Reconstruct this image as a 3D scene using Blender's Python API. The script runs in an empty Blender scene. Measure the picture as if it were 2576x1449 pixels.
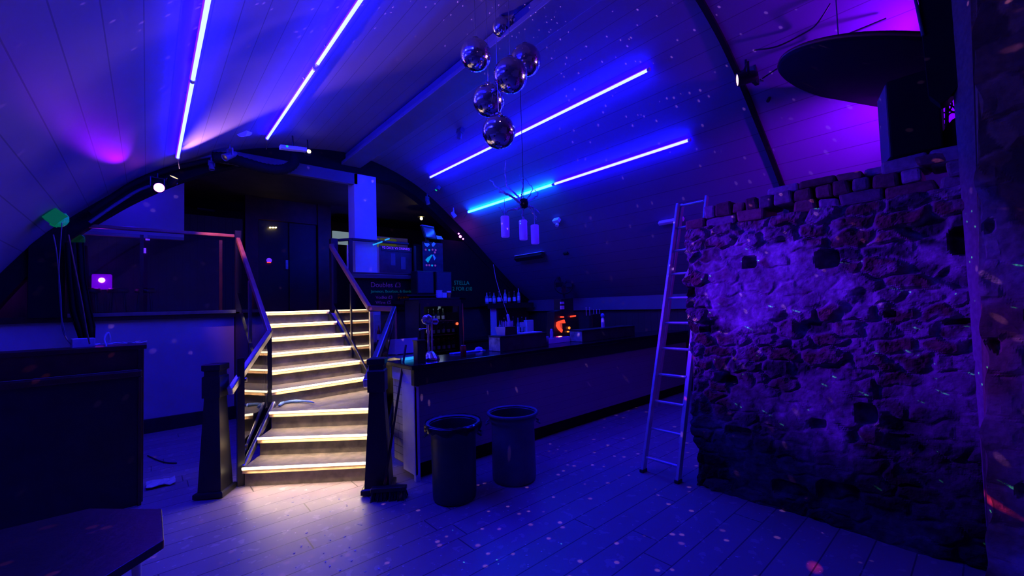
import bpy, math, random
import numpy as np
from mathutils import Vector, Matrix
random.seed(7)
SC = bpy.context.scene
COL = SC.collection
# ------------------------------------------------------------ camera
# world axes: x runs along the bar towards the right wall, y along the vault, z up
FPX = 1054.514
RCAM = Matrix(((0.7537, -0.0052, -0.6572), (-0.6565, -0.0519, -0.7525), (-0.0302, 0.9986, -0.0426)))
_v1 = Vector((370-1288, -(797-724.5), -FPX)).normalized()
_v2 = Vector((2500-1288, -(733-724.5), -FPX)).normalized()
_v3 = _v2.cross(_v1).normalized()
RCAM = Matrix((_v2, _v1, _v3)).to_3x3()
CAMP = Vector((0, 0, 1.65))
cd = bpy.data.cameras.new('camera'); cam = bpy.data.objects.new('camera', cd); COL.objects.link(cam)
cd.sensor_fit = 'HORIZONTAL'; cd.sensor_width = 36; cd.lens = FPX*36/2576
cd.clip_start = .05; cd.clip_end = 60
U, S_, Vt = np.linalg.svd(np.array(RCAM)); RO = Matrix((U@Vt).tolist())
cam.matrix_world = Matrix.Translation(CAMP) @ RO.to_4x4()
SC.camera = cam
def at(px, py, ax, val):
    """the real point on the plane (axis ax = val) seen at photo pixel px,py"""
    r = RCAM @ Vector((px-1288, -(py-724.5), -FPX))
    t = (val-CAMP[ax])/r[ax]
    return CAMP + r*t
# ------------------------------------------------------------ world + view
w = bpy.data.worlds.new('world'); SC.world = w; w.use_nodes = True
w.node_tree.nodes['Background'].inputs[0].default_value = (.01, .002, .12, 1)
w.node_tree.nodes['Background'].inputs[1].default_value = .05
SC.view_settings.view_transform = 'Standard'; SC.view_settings.look = 'None'
SC.view_settings.exposure = 0; SC.view_settings.gamma = 1
SC.view_settings.use_curve_mapping = False
# ------------------------------------------------------------ lamps of the room (spot beams), plus added fill
def gobo(L, scale, thr, soft=.04, stretch=(1, 1, 1), rnd=(0, 0, 0), colors=None):
    L.use_nodes = True; nt = L.node_tree; N = nt.nodes; em = [n for n in N if n.type == 'EMISSION'][0]
    tc = N.new('ShaderNodeTexCoord'); mp = N.new('ShaderNodeMapping'); vo = N.new('ShaderNodeTexVoronoi')
    mr = N.new('ShaderNodeMapRange')
    mp.inputs['Scale'].default_value = stretch; mp.inputs['Rotation'].default_value = rnd
    vo.inputs['Scale'].default_value = scale
    mr.inputs[1].default_value = thr; mr.inputs[2].default_value = max(0, thr-soft)
    mr.inputs[3].default_value = 0; mr.inputs[4].default_value = 1
    nt.links.new(tc.outputs['Normal'], mp.inputs[0]); nt.links.new(mp.outputs[0], vo.inputs['Vector'])
    nt.links.new(vo.outputs['Distance'], mr.inputs[0]); nt.links.new(mr.outputs[0], em.inputs['Strength'])
    if colors:
        cr = N.new('ShaderNodeValToRGB'); cr.color_ramp.interpolation = 'CONSTANT'
        cr.color_ramp.elements[0].color = (*colors[0], 1); cr.color_ramp.elements[0].position = 0
        cr.color_ramp.elements[1].color = (*colors[1], 1); cr.color_ramp.elements[1].position = .5
        sp = N.new('ShaderNodeSeparateColor'); nt.links.new(vo.outputs['Color'], sp.inputs[0])
        nt.links.new(sp.outputs[0], cr.inputs[0]); nt.links.new(cr.outputs[0], em.inputs['Color'])
def spot(name, loc, tgt, col, power, ang, blend=.5, rad=.03):
    l = bpy.data.lights.new(name, 'SPOT'); l.color = col; l.energy = power; l.spot_size = math.radians(ang)
    l.spot_blend = blend; l.shadow_soft_size = rad
    o = bpy.data.objects.new(name, l); COL.objects.link(o); o.location = loc
    o.rotation_euler = (Vector(tgt)-Vector(loc)).to_track_quat('-Z', 'Y').to_euler(); return o
def point(name, loc, col, power, rad=.05):
    l = bpy.data.lights.new(name, 'POINT'); l.color = col; l.energy = power; l.shadow_soft_size = rad
    o = bpy.data.objects.new(name, l); COL.objects.link(o); o.location = loc; return o
spot('purple_par_beam', (.25, 7.25, 3.35), (3.75, 1.25, 1.62), (.12, .003, 1), 3200, 19, 1, .05)
spot('pink_wash_beam', (.30, 7.62, 3.60), (.74, 6.35, 4.06), (.75, .34, .75), 700, 34, .8, .02)
spot('amber_rail_beam', (.50, 7.20, 3.42), (1.0, 7.75, 2.7), (1, .28, .13), 60, 62, .6, .02)
spot('violet_wash_beam', (-.02, 7.42, 3.33), (-.26, 5.9, 3.42), (.24, .001, 1), 90, 20, .8, .02)
spot('rib_spot_beam', (4.12, 1.62, 3.70), (2.48, 2.85, 3.62), (.9, .45, 1), 260, 32, 1, .1)
spot('disc_lamp', tuple(at(2360, 130, 0, 4.75)), (4.60, .85, 4.05), (.22, .001, 1), 115, 120, 1, .06)
spot('disc_lamp_low', tuple(at(2345, 285, 0, 4.9)), (5.45, .85, 3.25), (.24, .001, 1), 200, 85, 1, .06)
spot('column_fill', (-1.2, .9, 2.9), (3.4, -.15, 2.0), (.50, .20, 1), 700, 38, .6, .05)  # added unseen fill spot that brightens the right column
point('stage_lamp', (6.1, -.6, 2.6), (.28, .002, 1), 25, .1)
b = point('disco_ball_sparkle', (2.05, 2.3, 3.78), (.75, .3, 1), 240, 0); gobo(b.data, 26, .14, .05)
b = point('disco_ball_sparkle_low', (2.2, 2.75, 3.05), (.7, .25, 1), 130, 0); gobo(b.data, 15, .11, .05)
b = spot('laser_beams', (2.06, 7.3, 4.25), (3.75, 1.0, 1.5), (.08, 1, .4), 6000, 15, .1, 0); gobo(b.data, 120, .11, .03)
b = spot('laser_beams_floor', (2.06, 7.3, 4.25), (1.6, 2.0, 0), (.1, .8, .7), 3500, 11, .1, 0); gobo(b.data, 110, .10, .03)
b = spot('ripple_beams', (2.12, 7.25, 4.2), (3.75, .9, 1.35), (1, .4, .4), 11000, 24, .3, 0)
gobo(b.data, 14, .2, .2, (1, 3.2, 1), (0, 0, .8), ((1, .12, .1), (.9, .8, 1)))
point('mezzanine_bulb', tuple(at(1060, 552, 1, 9.6)), (1, .72, .35), 5, .03)
point('mezzanine_blue_lamp', (4.0, 10.6, 3.2), (.02, .004, 1), 26, .08)
point('mezzanine_left_lamp', (-.2, 8.9, 3.75), (.02, .005, 1), 16, .08)
spot('back_bar_lamp', (6.3, 5.6, 2.9), (6.2, 7.6, 1.2), (.04, .01, 1), 130, 80, .8, .08)
# ------------------------------------------------------------ materials
MATS = {}
def mat(name, col, rough=.5, metal=0., nz=None, bump=None, emit=None, spec=None, attr=None, alpha=None):
    if name in MATS: return MATS[name]
    m = bpy.data.materials.new(name); m.use_nodes = True; nt = m.node_tree; N = nt.nodes; b = N['Principled BSDF']
    b.inputs['Base Color'].default_value = (*col, 1); b.inputs['Roughness'].default_value = rough
    b.inputs['Metallic'].default_value = metal
    if spec is not None: b.inputs['Specular IOR Level'].default_value = spec
    tc = None
    def noise(scale, det=4):
        nonlocal tc
        if tc is None: tc = N.new('ShaderNodeTexCoord')
        n = N.new('ShaderNodeTexNoise'); n.inputs['Scale'].default_value = scale; n.inputs['Detail'].default_value = det
        nt.links.new(tc.outputs['Object'], n.inputs['Vector']); return n
    src = None
    if attr:
        a = N.new('ShaderNodeVertexColor'); a.layer_name = attr; src = a.outputs['Color']
    if nz:
        n = noise(nz[0]); r = N.new('ShaderNodeMapRange'); r.inputs[1].default_value = .3; r.inputs[2].default_value = .7
        r.inputs[3].default_value = 1-nz[1]; r.inputs[4].default_value = 1+nz[1]
        nt.links.new(n.outputs['Fac'], r.inputs[0])
        mx = N.new('ShaderNodeVectorMath'); mx.operation = 'SCALE'
        if src: nt.links.new(src, mx.inputs[0])
        else: mx.inputs[0].default_value = col
        nt.links.new(r.outputs[0], mx.inputs['Scale']); src = mx.outputs[0]
    if src: nt.links.new(src, b.inputs['Base Color'])
    if bump:
        n = noise(bump[0], 6); bp = N.new('ShaderNodeBump'); bp.inputs['Strength'].default_value = bump[1]
        bp.inputs['Distance'].default_value = .01
        nt.links.new(n.outputs['Fac'], bp.inputs['Height']); nt.links.new(bp.outputs[0], b.inputs['Normal'])
    if emit:
        b.inputs['Emission Color'].default_value = (*emit[0], 1); b.inputs['Emission Strength'].default_value = emit[1]
    MATS[name] = m; return m
def M(n): return MATS[n]
mat('black_paint', (.012, .012, .014), .38, nz=(6, .3))
mat('black_matte', (.006, .006, .007), .8, nz=(9, .2), spec=.2)
mat('black_gloss', (.008, .008, .010), .18, nz=(4, .2))
mat('black_plastic', (.010, .010, .012), .45, nz=(12, .2))
mat('dark_wood', (.055, .020, .011), .35, nz=(7, .4), bump=(30, .2))
mat('brown_wall', (.045, .030, .024), .7, nz=(3, .3))
mat('rail_wood', (.40, .16, .10), .28, nz=(8, .2))
mat('nosing_wood', (.52, .33, .18), .45, nz=(14, .2))
mat('step_wood', (.17, .145, .11), .55, nz=(11, .35), bump=(40, .3))
mat('chrome', (.75, .75, .78), .12, 1, nz=(20, .05))
mat('steel', (.48, .48, .5), .3, 1, nz=(15, .12))
mat('aluminium', (.62, .62, .66), .42, .55, nz=(12, .12))
mat('white_paint', (.85, .83, .84), .45, nz=(5, .08))
mat('panel_paint', (.30, .29, .30), .33, nz=(4, .1), bump=(18, .06))
mat('wall_paint', (.46, .43, .45), .7, nz=(2.2, .1), bump=(14, .08))
mat('pale_paint', (.62, .62, .62), .6, nz=(3, .06))
mat('green_bin', (.012, .075, .045), .42, nz=(7, .15))
mat('blue_bin', (.10, .11, .16), .5, nz=(7, .15))
mat('crate_lit_end', (.50, .58, .32), .55, nz=(9, .75), bump=(25, .2))  # light from the stairs put into the end-face green
mat('crate_side', (.03, .055, .028), .55, nz=(9, .6))
mat('cream_card', (.82, .74, .52), .7, nz=(10, .1))
mat('red_can', (.62, .05, .04), .25, .4, nz=(20, .2))
mat('amber_glass', (.20, .06, .012), .08, nz=(9, .2))
mat('dark_glass', (.01, .02, .015), .06, nz=(9, .2))
mat('clear_bottle', (.30, .32, .36), .05, nz=(9, .2))
mat('label_paper', (.75, .75, .78), .6, nz=(20, .15))
mat('bristle', (.035, .035, .04), .9, nz=(60, .5))
mat('branch_bark', (.45, .5, .6), .7, nz=(25, .4), bump=(50, .5))
mat('lamp_shade_paper', (.70, .68, .74), .7, nz=(20, .05))
mat('lantern_paper', (.70, .68, .74), .7, nz=(20, .05), emit=((.05, .005, 1), .45))
mat('splash_grey', (.16, .15, .17), .4, nz=(6, .1))
mat('bin_inside', (.012, .012, .02), .7, nz=(7, .2))
mat('plate_paint', (.15, .14, .17), .6, nz=(3, .06))
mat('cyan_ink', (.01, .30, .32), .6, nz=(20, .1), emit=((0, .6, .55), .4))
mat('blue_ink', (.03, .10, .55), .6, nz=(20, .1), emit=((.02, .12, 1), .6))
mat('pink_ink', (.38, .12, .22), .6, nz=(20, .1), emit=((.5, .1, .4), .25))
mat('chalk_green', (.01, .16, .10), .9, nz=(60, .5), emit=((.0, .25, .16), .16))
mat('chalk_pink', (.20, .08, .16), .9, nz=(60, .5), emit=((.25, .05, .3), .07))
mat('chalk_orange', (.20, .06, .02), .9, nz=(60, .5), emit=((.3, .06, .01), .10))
mat('cloth_blue', (.16, .30, .62), .8, nz=(20, .2))
mat('tissue', (.55, .55, .62), .9, nz=(20, .1))
mat('ridge_paint', (.11, .10, .16), .55, nz=(2, .15))
mat('mirror_tiles', (.62, .58, .64), .10, 1, nz=(3, .05))
def emis(name, col, st): return mat(name, (.0, .0, .0), .5, nz=None, emit=(col, st))
emis('tube_glow', (.0052, .0066, 1), 150)
emis('tube_back_glow', (.006, .0002, 1), 45)
emis('tube_back_glow_sky', (.001, .10, 1), 95)
emis('tube_glow_sky', (.004, .03, 1), 100)
emis('led_strip', (1, .76, .48), 7.5)
emis('purple_lens', (1, .10, 1), 14)
emis('amber_lens', (1, .62, .22), 3)
emis('pink_lens', (1, .42, .8), 4)
emis('red_glow', (1, .05, .02), 1.6)
emis('orange_glow', (1, .22, .02), 1.8)
emis('cyan_glow', (.02, .35, 1), 1.0)
emis('blue_glow', (.05, .03, 1), 1.5)
emis('purple_glow', (.20, .0, 1), .9)
emis('laser_glow', (1, .75, .2), 6)
emis('green_glow', (.02, .9, .4), .6)
emis('bulb_glow', (1, .75, .3), 8)
emis('notice_glow', (.55, .75, .8), .28)
emis('screen_olive', (.30, .36, .08), .12)
emis('fridge_glow', (.05, .05, .12), .3)
emis('blue_sign_light', (.10, .02, 1), 1.6)
# glass
def glassmat():
    m = bpy.data.materials.new('clear_glass'); m.use_nodes = True; nt = m.node_tree; N = nt.nodes
    N.remove(N['Principled BSDF']); o = N['Material Output']
    t = N.new('ShaderNodeBsdfTransparent'); t.inputs[0].default_value = (.86, .9, .9, 1)
    g = N.new('ShaderNodeBsdfGlossy'); g.inputs['Roughness'].default_value = .03
    f = N.new('ShaderNodeFresnel'); f.inputs[0].default_value = 1.6
    a = N.new('ShaderNodeMath'); a.operation = 'ADD'; a.inputs[1].default_value = .05; a.use_clamp = True
    nt.links.new(f.outputs[0], a.inputs[0])
    mx = N.new('ShaderNodeMixShader'); nt.links.new(a.outputs[0], mx.inputs[0]); nt.links.new(t.outputs[0], mx.inputs[1])
    nt.links.new(g.outputs[0], mx.inputs[2]); nt.links.new(mx.outputs[0], o.inputs[0]); MATS['clear_glass'] = m
glassmat()
def stripes(name, col, axis, width, gap, dark, rough=.6, off=0, nz=.15, knots=False, axis2=None, w2=1.):
    """boards: thin dark joints every `width` metres across `axis`; per-board tint"""
    m = bpy.data.materials.new(name); m.use_nodes = True; nt = m.node_tree; N = nt.nodes; b = N['Principled BSDF']
    b.inputs['Roughness'].default_value = rough
    tc = N.new('ShaderNodeTexCoord'); sx = N.new('ShaderNodeSeparateXYZ'); nt.links.new(tc.outputs['Object'], sx.inputs[0])
    def mth(op, a, b_, clamp=False):
        n = N.new('ShaderNodeMath'); n.operation = op; n.use_clamp = clamp
        for i, v in enumerate((a, b_)):
            if v is None: continue
            if isinstance(v, (int, float)): n.inputs[i].default_value = v
            else: nt.links.new(v, n.inputs[i])
        return n.outputs[0]
    u = mth('DIVIDE', mth('ADD', sx.outputs[axis], off+50), width)
    fr = mth('FRACT', u, None); cell = mth('FLOOR', u, None)
    e = mth('LESS_THAN', fr, gap/width)
    wn = N.new('ShaderNodeTexWhiteNoise'); wn.noise_dimensions = '1D'; nt.links.new(cell, wn.inputs['W'])
    if axis2 is not None:
        v = mth('ADD', mth('DIVIDE', mth('ADD', sx.outputs[axis2], 50), w2), mth('MULTIPLY', wn.outputs['Value'], 7.3))
        e2 = mth('LESS_THAN', mth('FRACT', v, None), gap/w2*1.2); e = mth('MAXIMUM', e, e2)
    no = N.new('ShaderNodeTexNoise'); no.inputs['Scale'].default_value = 2.3; no.inputs['Detail'].default_value = 5
    nt.links.new(tc.outputs['Object'], no.inputs['Vector'])
    br = mth('ADD', mth('MULTIPLY', wn.outputs['Value'], nz), mth('MULTIPLY', no.outputs['Fac'], nz*2.2))
    br = mth('ADD', br, 1-nz*1.6)
    br = mth('MULTIPLY', br, mth('SUBTRACT', 1, mth('MULTIPLY', e, 1-dark)))
    if knots:
        vo = N.new('ShaderNodeTexVoronoi'); vo.inputs['Scale'].default_value = 9; nt.links.new(tc.outputs['Object'], vo.inputs['Vector'])
        nt.links.new(tc.outputs['Object'], vo.inputs['Vector'])
        sc_ = N.new('ShaderNodeTexNoise'); sc_.inputs['Scale'].default_value = 11; sc_.inputs['Detail'].default_value = 8
        nt.links.new(tc.outputs['Object'], sc_.inputs['Vector'])
        scuff = mth('MULTIPLY', mth('GREATER_THAN', sc_.outputs['Fac'], .62), .35)
        fleck = mth('MULTIPLY', mth('LESS_THAN', vo.outputs['Distance'], .045), 1.6)
        br = mth('ADD', br, mth('ADD', scuff, fleck))
    mx = N.new('ShaderNodeVectorMath'); mx.operation = 'SCALE'; mx.inputs[0].default_value = col
    nt.links.new(br, mx.inputs['Scale']); nt.links.new(mx.outputs[0], b.inputs['Base Color'])
    bp = N.new('ShaderNodeBump'); bp.inputs['Strength'].default_value = .35; bp.inputs['Distance'].default_value = .006
    nt.links.new(br, bp.inputs['Height']); nt.links.new(bp.outputs[0], b.inputs['Normal'])
    MATS[name] = m; return m
stripes('floor_boards', (.31, .25, .26), 1, .2, .008, .25, .42, nz=.16, knots=True, axis2=0, w2=2.4)
stripes('ceiling_boards', (.185, .155, .27), 0, .19, .007, .55, .6, nz=.05)
stripes('tile_panel', (.60, .57, .55), 2, .075, .007, .35, .3, nz=.05, axis2=1, w2=.2)
stripes('panel_boards', (.28, .27, .28), 2, .10, .004, .6, .33, nz=.06)
stripes('dado_boards', (.05, .035, .028), 1, .14, .008, .3, .5, nz=.15)
stripes('panelled_wall', (.03, .022, .03), 0, .12, .01, .4, .6, nz=.15)
# ------------------------------------------------------------ mesh builder
class MB:
    def __init__(s): s.v = []; s.f = []; s.sm = []
    def add(s, vs, fs, smooth=False):
        k = len(s.v); s.v += [tuple(v) for v in vs]; s.f += [tuple(i+k for i in f) for f in fs]; s.sm += [smooth]*len(fs); return s
    def box(s, a, b):
        x0, y0, z0 = a; x1, y1, z1 = b
        vs = [(x0,y0,z0),(x1,y0,z0),(x1,y1,z0),(x0,y1,z0),(x0,y0,z1),(x1,y0,z1),(x1,y1,z1),(x0,y1,z1)]
        return s.add(vs, [(0,3,2,1),(4,5,6,7),(0,1,5,4),(1,2,6,5),(2,3,7,6),(3,0,4,7)])
    def obox(s, c, ax, ay, az):
        """oriented box: centre + three half-axis vectors"""
        c = Vector(c); ax, ay, az = Vector(ax), Vector(ay), Vector(az)
        vs = [c+ax*i+ay*j+az*k for k in (-1, 1) for (i, j) in ((-1,-1),(1,-1),(1,1),(-1,1))]
        return s.add(vs, [(0,3,2,1),(4,5,6,7),(0,1,5,4),(1,2,6,5),(2,3,7,6),(3,0,4,7)])
    def bar(s, p, q, w, h, up=(0, 0, 1)):
        p, q = Vector(p), Vector(q); d = (q-p); u = d.normalized(); sd = u.cross(Vector(up)).normalized(); t = sd.cross(u)
        return s.obox((p+q)/2, d/2, sd*w/2, t*h/2)
    def prism(s, poly, z0, z1):
        n = len(poly); vs = [(x, y, z0) for x, y in poly]+[(x, y, z1) for x, y in poly]
        return s.add(vs, [tuple(range(n-1, -1, -1)), tuple(range(n, 2*n))]+[(i, (i+1) % n, n+(i+1) % n, n+i) for i in range(n)])
    def extr(s, pts, d):
        d = Vector(d); n = len(pts); vs = [Vector(p) for p in pts]+[Vector(p)+d for p in pts]
        return s.add(vs, [tuple(range(n-1, -1, -1)), tuple(range(n, 2*n))]+[(i, (i+1) % n, n+(i+1) % n, n+i) for i in range(n)])
    def tube(s, path, r, seg=8, cap=True):
        path = [Vector(p) for p in path]; n = len(path); rs = r if isinstance(r, (list, tuple)) else [r]*n
        vs = []; fs = []; ref = None
        for i, p in enumerate(path):
            d = (path[min(i+1, n-1)]-path[max(i-1, 0)]).normalized()
            if ref is None:
                ref = d.cross(Vector((0, 0, 1)))
                if ref.length < .05: ref = d.cross(Vector((1, 0, 0)))
            ref = (ref-d*ref.dot(d)).normalized(); b = d.cross(ref)
            for k in range(seg):
                a = 2*math.pi*k/seg; vs.append(p+(ref*math.cos(a)+b*math.sin(a))*rs[i])
        for i in range(n-1):
            for k in range(seg):
                fs.append((i*seg+k, i*seg+(k+1) % seg, (i+1)*seg+(k+1) % seg, (i+1)*seg+k))
        s.add(vs, fs, True)
        if cap: s.add(vs[:seg], [tuple(range(seg-1, -1, -1))]); s.add(vs[-seg:], [tuple(range(seg))])
        return s
    def lathe(s, prof, c=(0, 0, 0), seg=20, axis=None, smooth=True, cap=(1, 1)):
        c = Vector(c); q = Vector(axis).normalized().to_track_quat('Z', 'Y') if axis else None
        vs = []; fs = []
        for (r, z) in prof:
            for k in range(seg):
                a = 2*math.pi*k/seg; v = Vector((r*math.cos(a), r*math.sin(a), z))
                if q: v = q @ v
                vs.append(c+v)
        for i in range(len(prof)-1):
            for k in range(seg): fs.append((i*seg+k, i*seg+(k+1) % seg, (i+1)*seg+(k+1) % seg, (i+1)*seg+k))
        s.add(vs, fs, smooth)
        if prof[0][0] > 1e-4 and cap[0]: s.add(vs[:seg], [tuple(range(seg-1, -1, -1))])
        if prof[-1][0] > 1e-4 and cap[1]: s.add(vs[-seg:], [tuple(range(seg))])
        return s
    def build(s, name, m, parent=None, bevel=0):
        off = Vector(parent['_o']) if parent and '_o' in parent else (Vector((0, 0, 0)))
        me = bpy.data.meshes.new(name); me.from_pydata([tuple(Vector(v)-off) for v in s.v], [], s.f)
        me.polygons.foreach_set('use_smooth', s.sm); me.update()
        mt = M(m) if isinstance(m, str) else m; me.materials.append(mt)
        o = bpy.data.objects.new(name, me); COL.objects.link(o)
        if parent: o.parent = parent; o['_o'] = tuple(off)
        else: o['_o'] = (0, 0, 0)
        if bevel:
            b = o.modifiers.new('bevel', 'BEVEL'); b.width = bevel; b.segments = 2; b.limit_method = 'ANGLE'
        return o
def box(a, b): return MB().box(a, b)
def tag(o, label, cat, group=None, kind=None):
    o['label'] = label
    if cat: o['category'] = cat
    if group: o['group'] = group
    if kind: o['kind'] = kind
    return o
def thing(name, label, cat, loc, group=None):
    o = bpy.data.objects.new(name, None); COL.objects.link(o); o.location = loc; o['_o'] = tuple(loc)
    o.empty_display_size = .1
    return tag(o, label, cat, group)
def struct(name, mb, m, label=None, bevel=0):
    o = mb.build(name, m, None, bevel); o['kind'] = 'structure'
    if label: o['label'] = label
    return o
def copy_tree(o, loc, label=None, rot=None, parent=None):
    c = o.copy(); COL.objects.link(c)
    if parent: c.parent = parent
    else:
        c.location = loc
        if rot is not None: c.rotation_euler = rot
        if label: c['label'] = label
    for ch in o.children: copy_tree(ch, None, parent=c)
    return c
def textpart(txt, loc, size, m, parent, yaw=0, name='lettering', depth=.001):
    cu = bpy.data.curves.new(name, 'FONT'); cu.body = txt; cu.size = size; cu.extrude = depth; cu.align_x = 'LEFT'
    t = bpy.data.objects.new(name+'_src', cu); COL.objects.link(t)
    bpy.context.view_layer.update()
    me = bpy.data.meshes.new_from_object(t.evaluated_get(bpy.context.evaluated_depsgraph_get()))
    bpy.data.objects.remove(t)
    me.materials.clear(); me.materials.append(M(m)); o = bpy.data.objects.new(name, me); COL.objects.link(o)
    off = Vector(parent['_o']); o.parent = parent; o['_o'] = tuple(off)
    o.location = Vector(loc)-off; o.rotation_euler = (math.pi/2, 0, yaw); return o
def catmull(P, n=5):
    P = [Vector(p) for p in P]; out = []
    for i in range(len(P)-1):
        a, b, c, d = P[max(i-1, 0)], P[i], P[i+1], P[min(i+2, len(P)-1)]
        for k in range(n):
            t = k/n; out.append(.5*((2*b)+(c-a)*t+(2*a-5*b+4*c-d)*t*t+(3*b-a-3*c+d)*t**3))
    return out+[P[-1]]
# ============================================================ THE SETTING
YE = 8.0                     # front plane of the mezzanine / end arch
DZ = 1.67                    # mezzanine deck height
struct('floor', box((-3.2, -3.2, -.1), (7.6, YE, 0)), 'floor_boards', 'worn wooden plank floor')
PROF = [(-1.78, 1.2), (-1.62, 1.75), (-1.08, 2.62), (-.52, 3.22), (-.1, 3.58), (.3, 3.865), (.85, 4.17), (1.37, 4.385), (2.15, 4.56), (2.9, 4.63),
        (3.6, 4.51), (4.19, 4.295), (4.65, 4.03), (5.08, 3.71), (5.67, 3.24), (6.5, 2.52), (7.05, 2.07), (7.48, 1.77)]
PR = [(p.x, p.z) for p in catmull([(a, 0, b) for a, b in PROF], 5)]
def vault(y0, y1, grow=0, thick=.08):
    mb = MB(); c = Vector((2.9, 1.7)); vs = []
    for j, g in enumerate((grow, grow+thick)):
        for y in (y0, y1):
            for (x, z) in PR:
                d = (Vector((x, z))-c).normalized()
                vs.append((x+d.x*g, y, z+d.y*g))
    n = len(PR); fs = []
    for i in range(n-1):
        fs.append((i, i+1, n+i+1, n+i)); fs.append((2*n+i, 3*n+i, 3*n+i+1, 2*n+i+1))
    # every shell gets its own vertices so that the boards shade cleanly up to the ends
    for k in range(2): mb.add(vs[2*n*k:2*n*(k+1)], [(i, i+1, n+i+1, n+i) if k == 0 else (i, n+i, n+i+1, i+1) for i in range(n-1)], True)
    mb.add(vs, [f for i in range(n-1) for f in ((i, 2*n+i, 2*n+i+1, i+1), (n+i, n+i+1, 3*n+i+1, 3*n+i))], False); return mb
struct('ceiling', vault(1.66, YE), 'ceiling_boards', 'boarded barrel vault ceiling painted grey')
o = vault(-3.2, 1.66, 0).build('ceiling', 'ceiling_boards'); o['kind'] = 'structure'; o['label'] = 'boarded vault of the nearer bay'
struct('wall_left', box((-1.88, -3.2, 0), (-1.78, YE, 1.25)), 'wall_paint', 'painted left wall under the vault')
struct('wall_right', box((7.5, -3.2, 0), (7.62, YE, 1.50)), 'dado_boards', 'dark boarded right wall behind the bar')
struct('trim_1', box((7.42, 1.5, 1.50), (7.52, YE-.02, 1.78)), 'plate_paint', 'pale wall plate under the vault springing', .006)
struct('wall_back', box((-3.2, -3.3, 0), (7.8, -3.2, 4.9)), 'wall_paint', 'wall behind the viewer')
struct('wall_front', box((-1.78, YE-.02, 0), (1.05, YE+.1, DZ-.03)), 'wall_paint', 'painted wall under the mezzanine edge')
struct('baseboard_front', box((-1.78, YE-.05, 0), (1.10, YE-.02, .2)), 'black_paint', 'dark skirting board', .004)
struct('wall_bar_side', box((2.36, YE-.02, 0), (7.5, YE+.1, DZ-.03)), 'brown_wall', 'dark wall behind the bar')
struct('mezzanine_floor', box((-1.7, YE, DZ-.12), (7.4, 12.6, DZ)), 'brown_wall', 'raised mezzanine floor')
struct('trim_2', box((-1.75, YE-.08, DZ-.06), (1.12, YE+.02, DZ+.02)), 'dark_wood', 'dark edge board of the mezzanine', .005)
# end arch: ring between the vault and the opening
ring = MB(); c0 = Vector((2.9, 1.7)); vs = []
outer = [(x, z) for x, z in PR if z > 1.6]
inner = []
for x, z in outer:
    d = (c0-Vector((x, z))).normalized(); q = Vector((x, z))+d*.22
    inner.append((q.x, min(q.y, 4.22)))
n = len(outer)
for y in (YE-.12, YE+.1): vs += [(x, y, z) for x, z in outer]+[(x, y, z) for x, z in inner]
fs = []
for i in range(n-1):
    fs.append((i, i+1, n+i+1, n+i)); fs.append((2*n+i, 3*n+i, 3*n+i+1, 2*n+i+1)); fs.append((n+i, n+i+1, 3*n+i+1, 3*n+i))
    fs.append((i, 2*n+i, 2*n+i+1, i+1))
ring.add(vs, fs); struct('wall_arch', ring, 'black_matte', 'dark arch closing the end of the vault')
struct('trim_3', box((.35, YE-.2, 4.03), (3.0, YE-.1, 4.24)), 'ridge_paint', 'painted header beam across the mezzanine opening', .006)
# rib between the bays
def rib(y0, y1, g0, g1):
    mb = MB(); vs = []
    for y in (y0, y1):
        for g in (g0, g1):
            for (x, z) in PR:
                d = (Vector((x, z))-c0).normalized(); vs.append((x+d.x*g, y, z+d.y*g))
    n = len(PR); fs = []
    for i in range(n-1):
        fs += [(i, i+1, n+i+1, n+i), (2*n+i, 3*n+i, 3*n+i+1, 2*n+i+1), (i, 2*n+i, 2*n+i+1, i+1), (n+i, n+i+1, 3*n+i+1, 3*n+i)]
    fs += [(0, n, 3*n, 2*n), (n-1, 3*n-1, 4*n-1, 2*n-1)]
    return mb.add(vs, fs)
struct('trim_4', rib(1.615, 1.665, -.035, .06), 'black_matte', 'dark steel rib arching across the vault')
# ridge beam: a boxed purlin with a lower flange
rb = MB(); rb.box((2.80, 1.72, 4.44), (3.0, YE-.13, 4.60)); rb.box((2.72, 1.72, 4.38), (3.08, YE-.13, 4.44))
struct('trim_5', rb, 'ridge_paint', 'boxed ridge beam running along the vault', .008)
# mezzanine interior
struct('wall_mezzanine_back', box((-1.5, 12.5, DZ), (7.3, 12.6, 4.5)), 'brown_wall', 'dark back wall of the mezzanine')
struct('wall_mezzanine_left', box((-1.6, YE+.1, DZ), (-1.5, 12.5, 4.5)), 'brown_wall', 'dark side wall of the mezzanine')
struct('wall_mezzanine_right', box((7.2, YE+.1, DZ), (7.3, 12.5, 4.5)), 'brown_wall', 'dark right side wall of the mezzanine')
struct('ceiling_mezzanine', box((-1.6, YE+.1, 4.25), (7.3, 12.6, 4.35)), 'brown_wall', 'low flat ceiling over the mezzanine')
struct('wall_partition', box((-1.0, 9.6, 3.02), (.50, 9.7, 4.25)), 'wall_paint', 'painted hanging partition above the left railing')
struct('wall_panelling', box((-1.5, 10.6, DZ), (1.55, 10.68, 3.7)), 'panelled_wall', 'dark vertical panelling at the back of the mezzanine')
d = MB(); d.box((1.6, 10.6, DZ), (1.85, 10.8, 4.25)); d.box((3.1, 10.6, DZ), (3.4, 10.8, 4.25)); d.box((1.85, 10.65, 3.75), (3.1, 10.8, 4.25))
struct('door_1', d, 'dark_wood', 'dark door surround at the back of the mezzanine')
dl = MB(); dl.box((1.87, 10.7, DZ), (2.46, 10.75, 3.74)); dl.box((2.49, 10.7, DZ), (3.08, 10.75, 3.74))
dob = struct('door_2', dl, 'black_paint', 'dark double door of the mezzanine')
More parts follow.
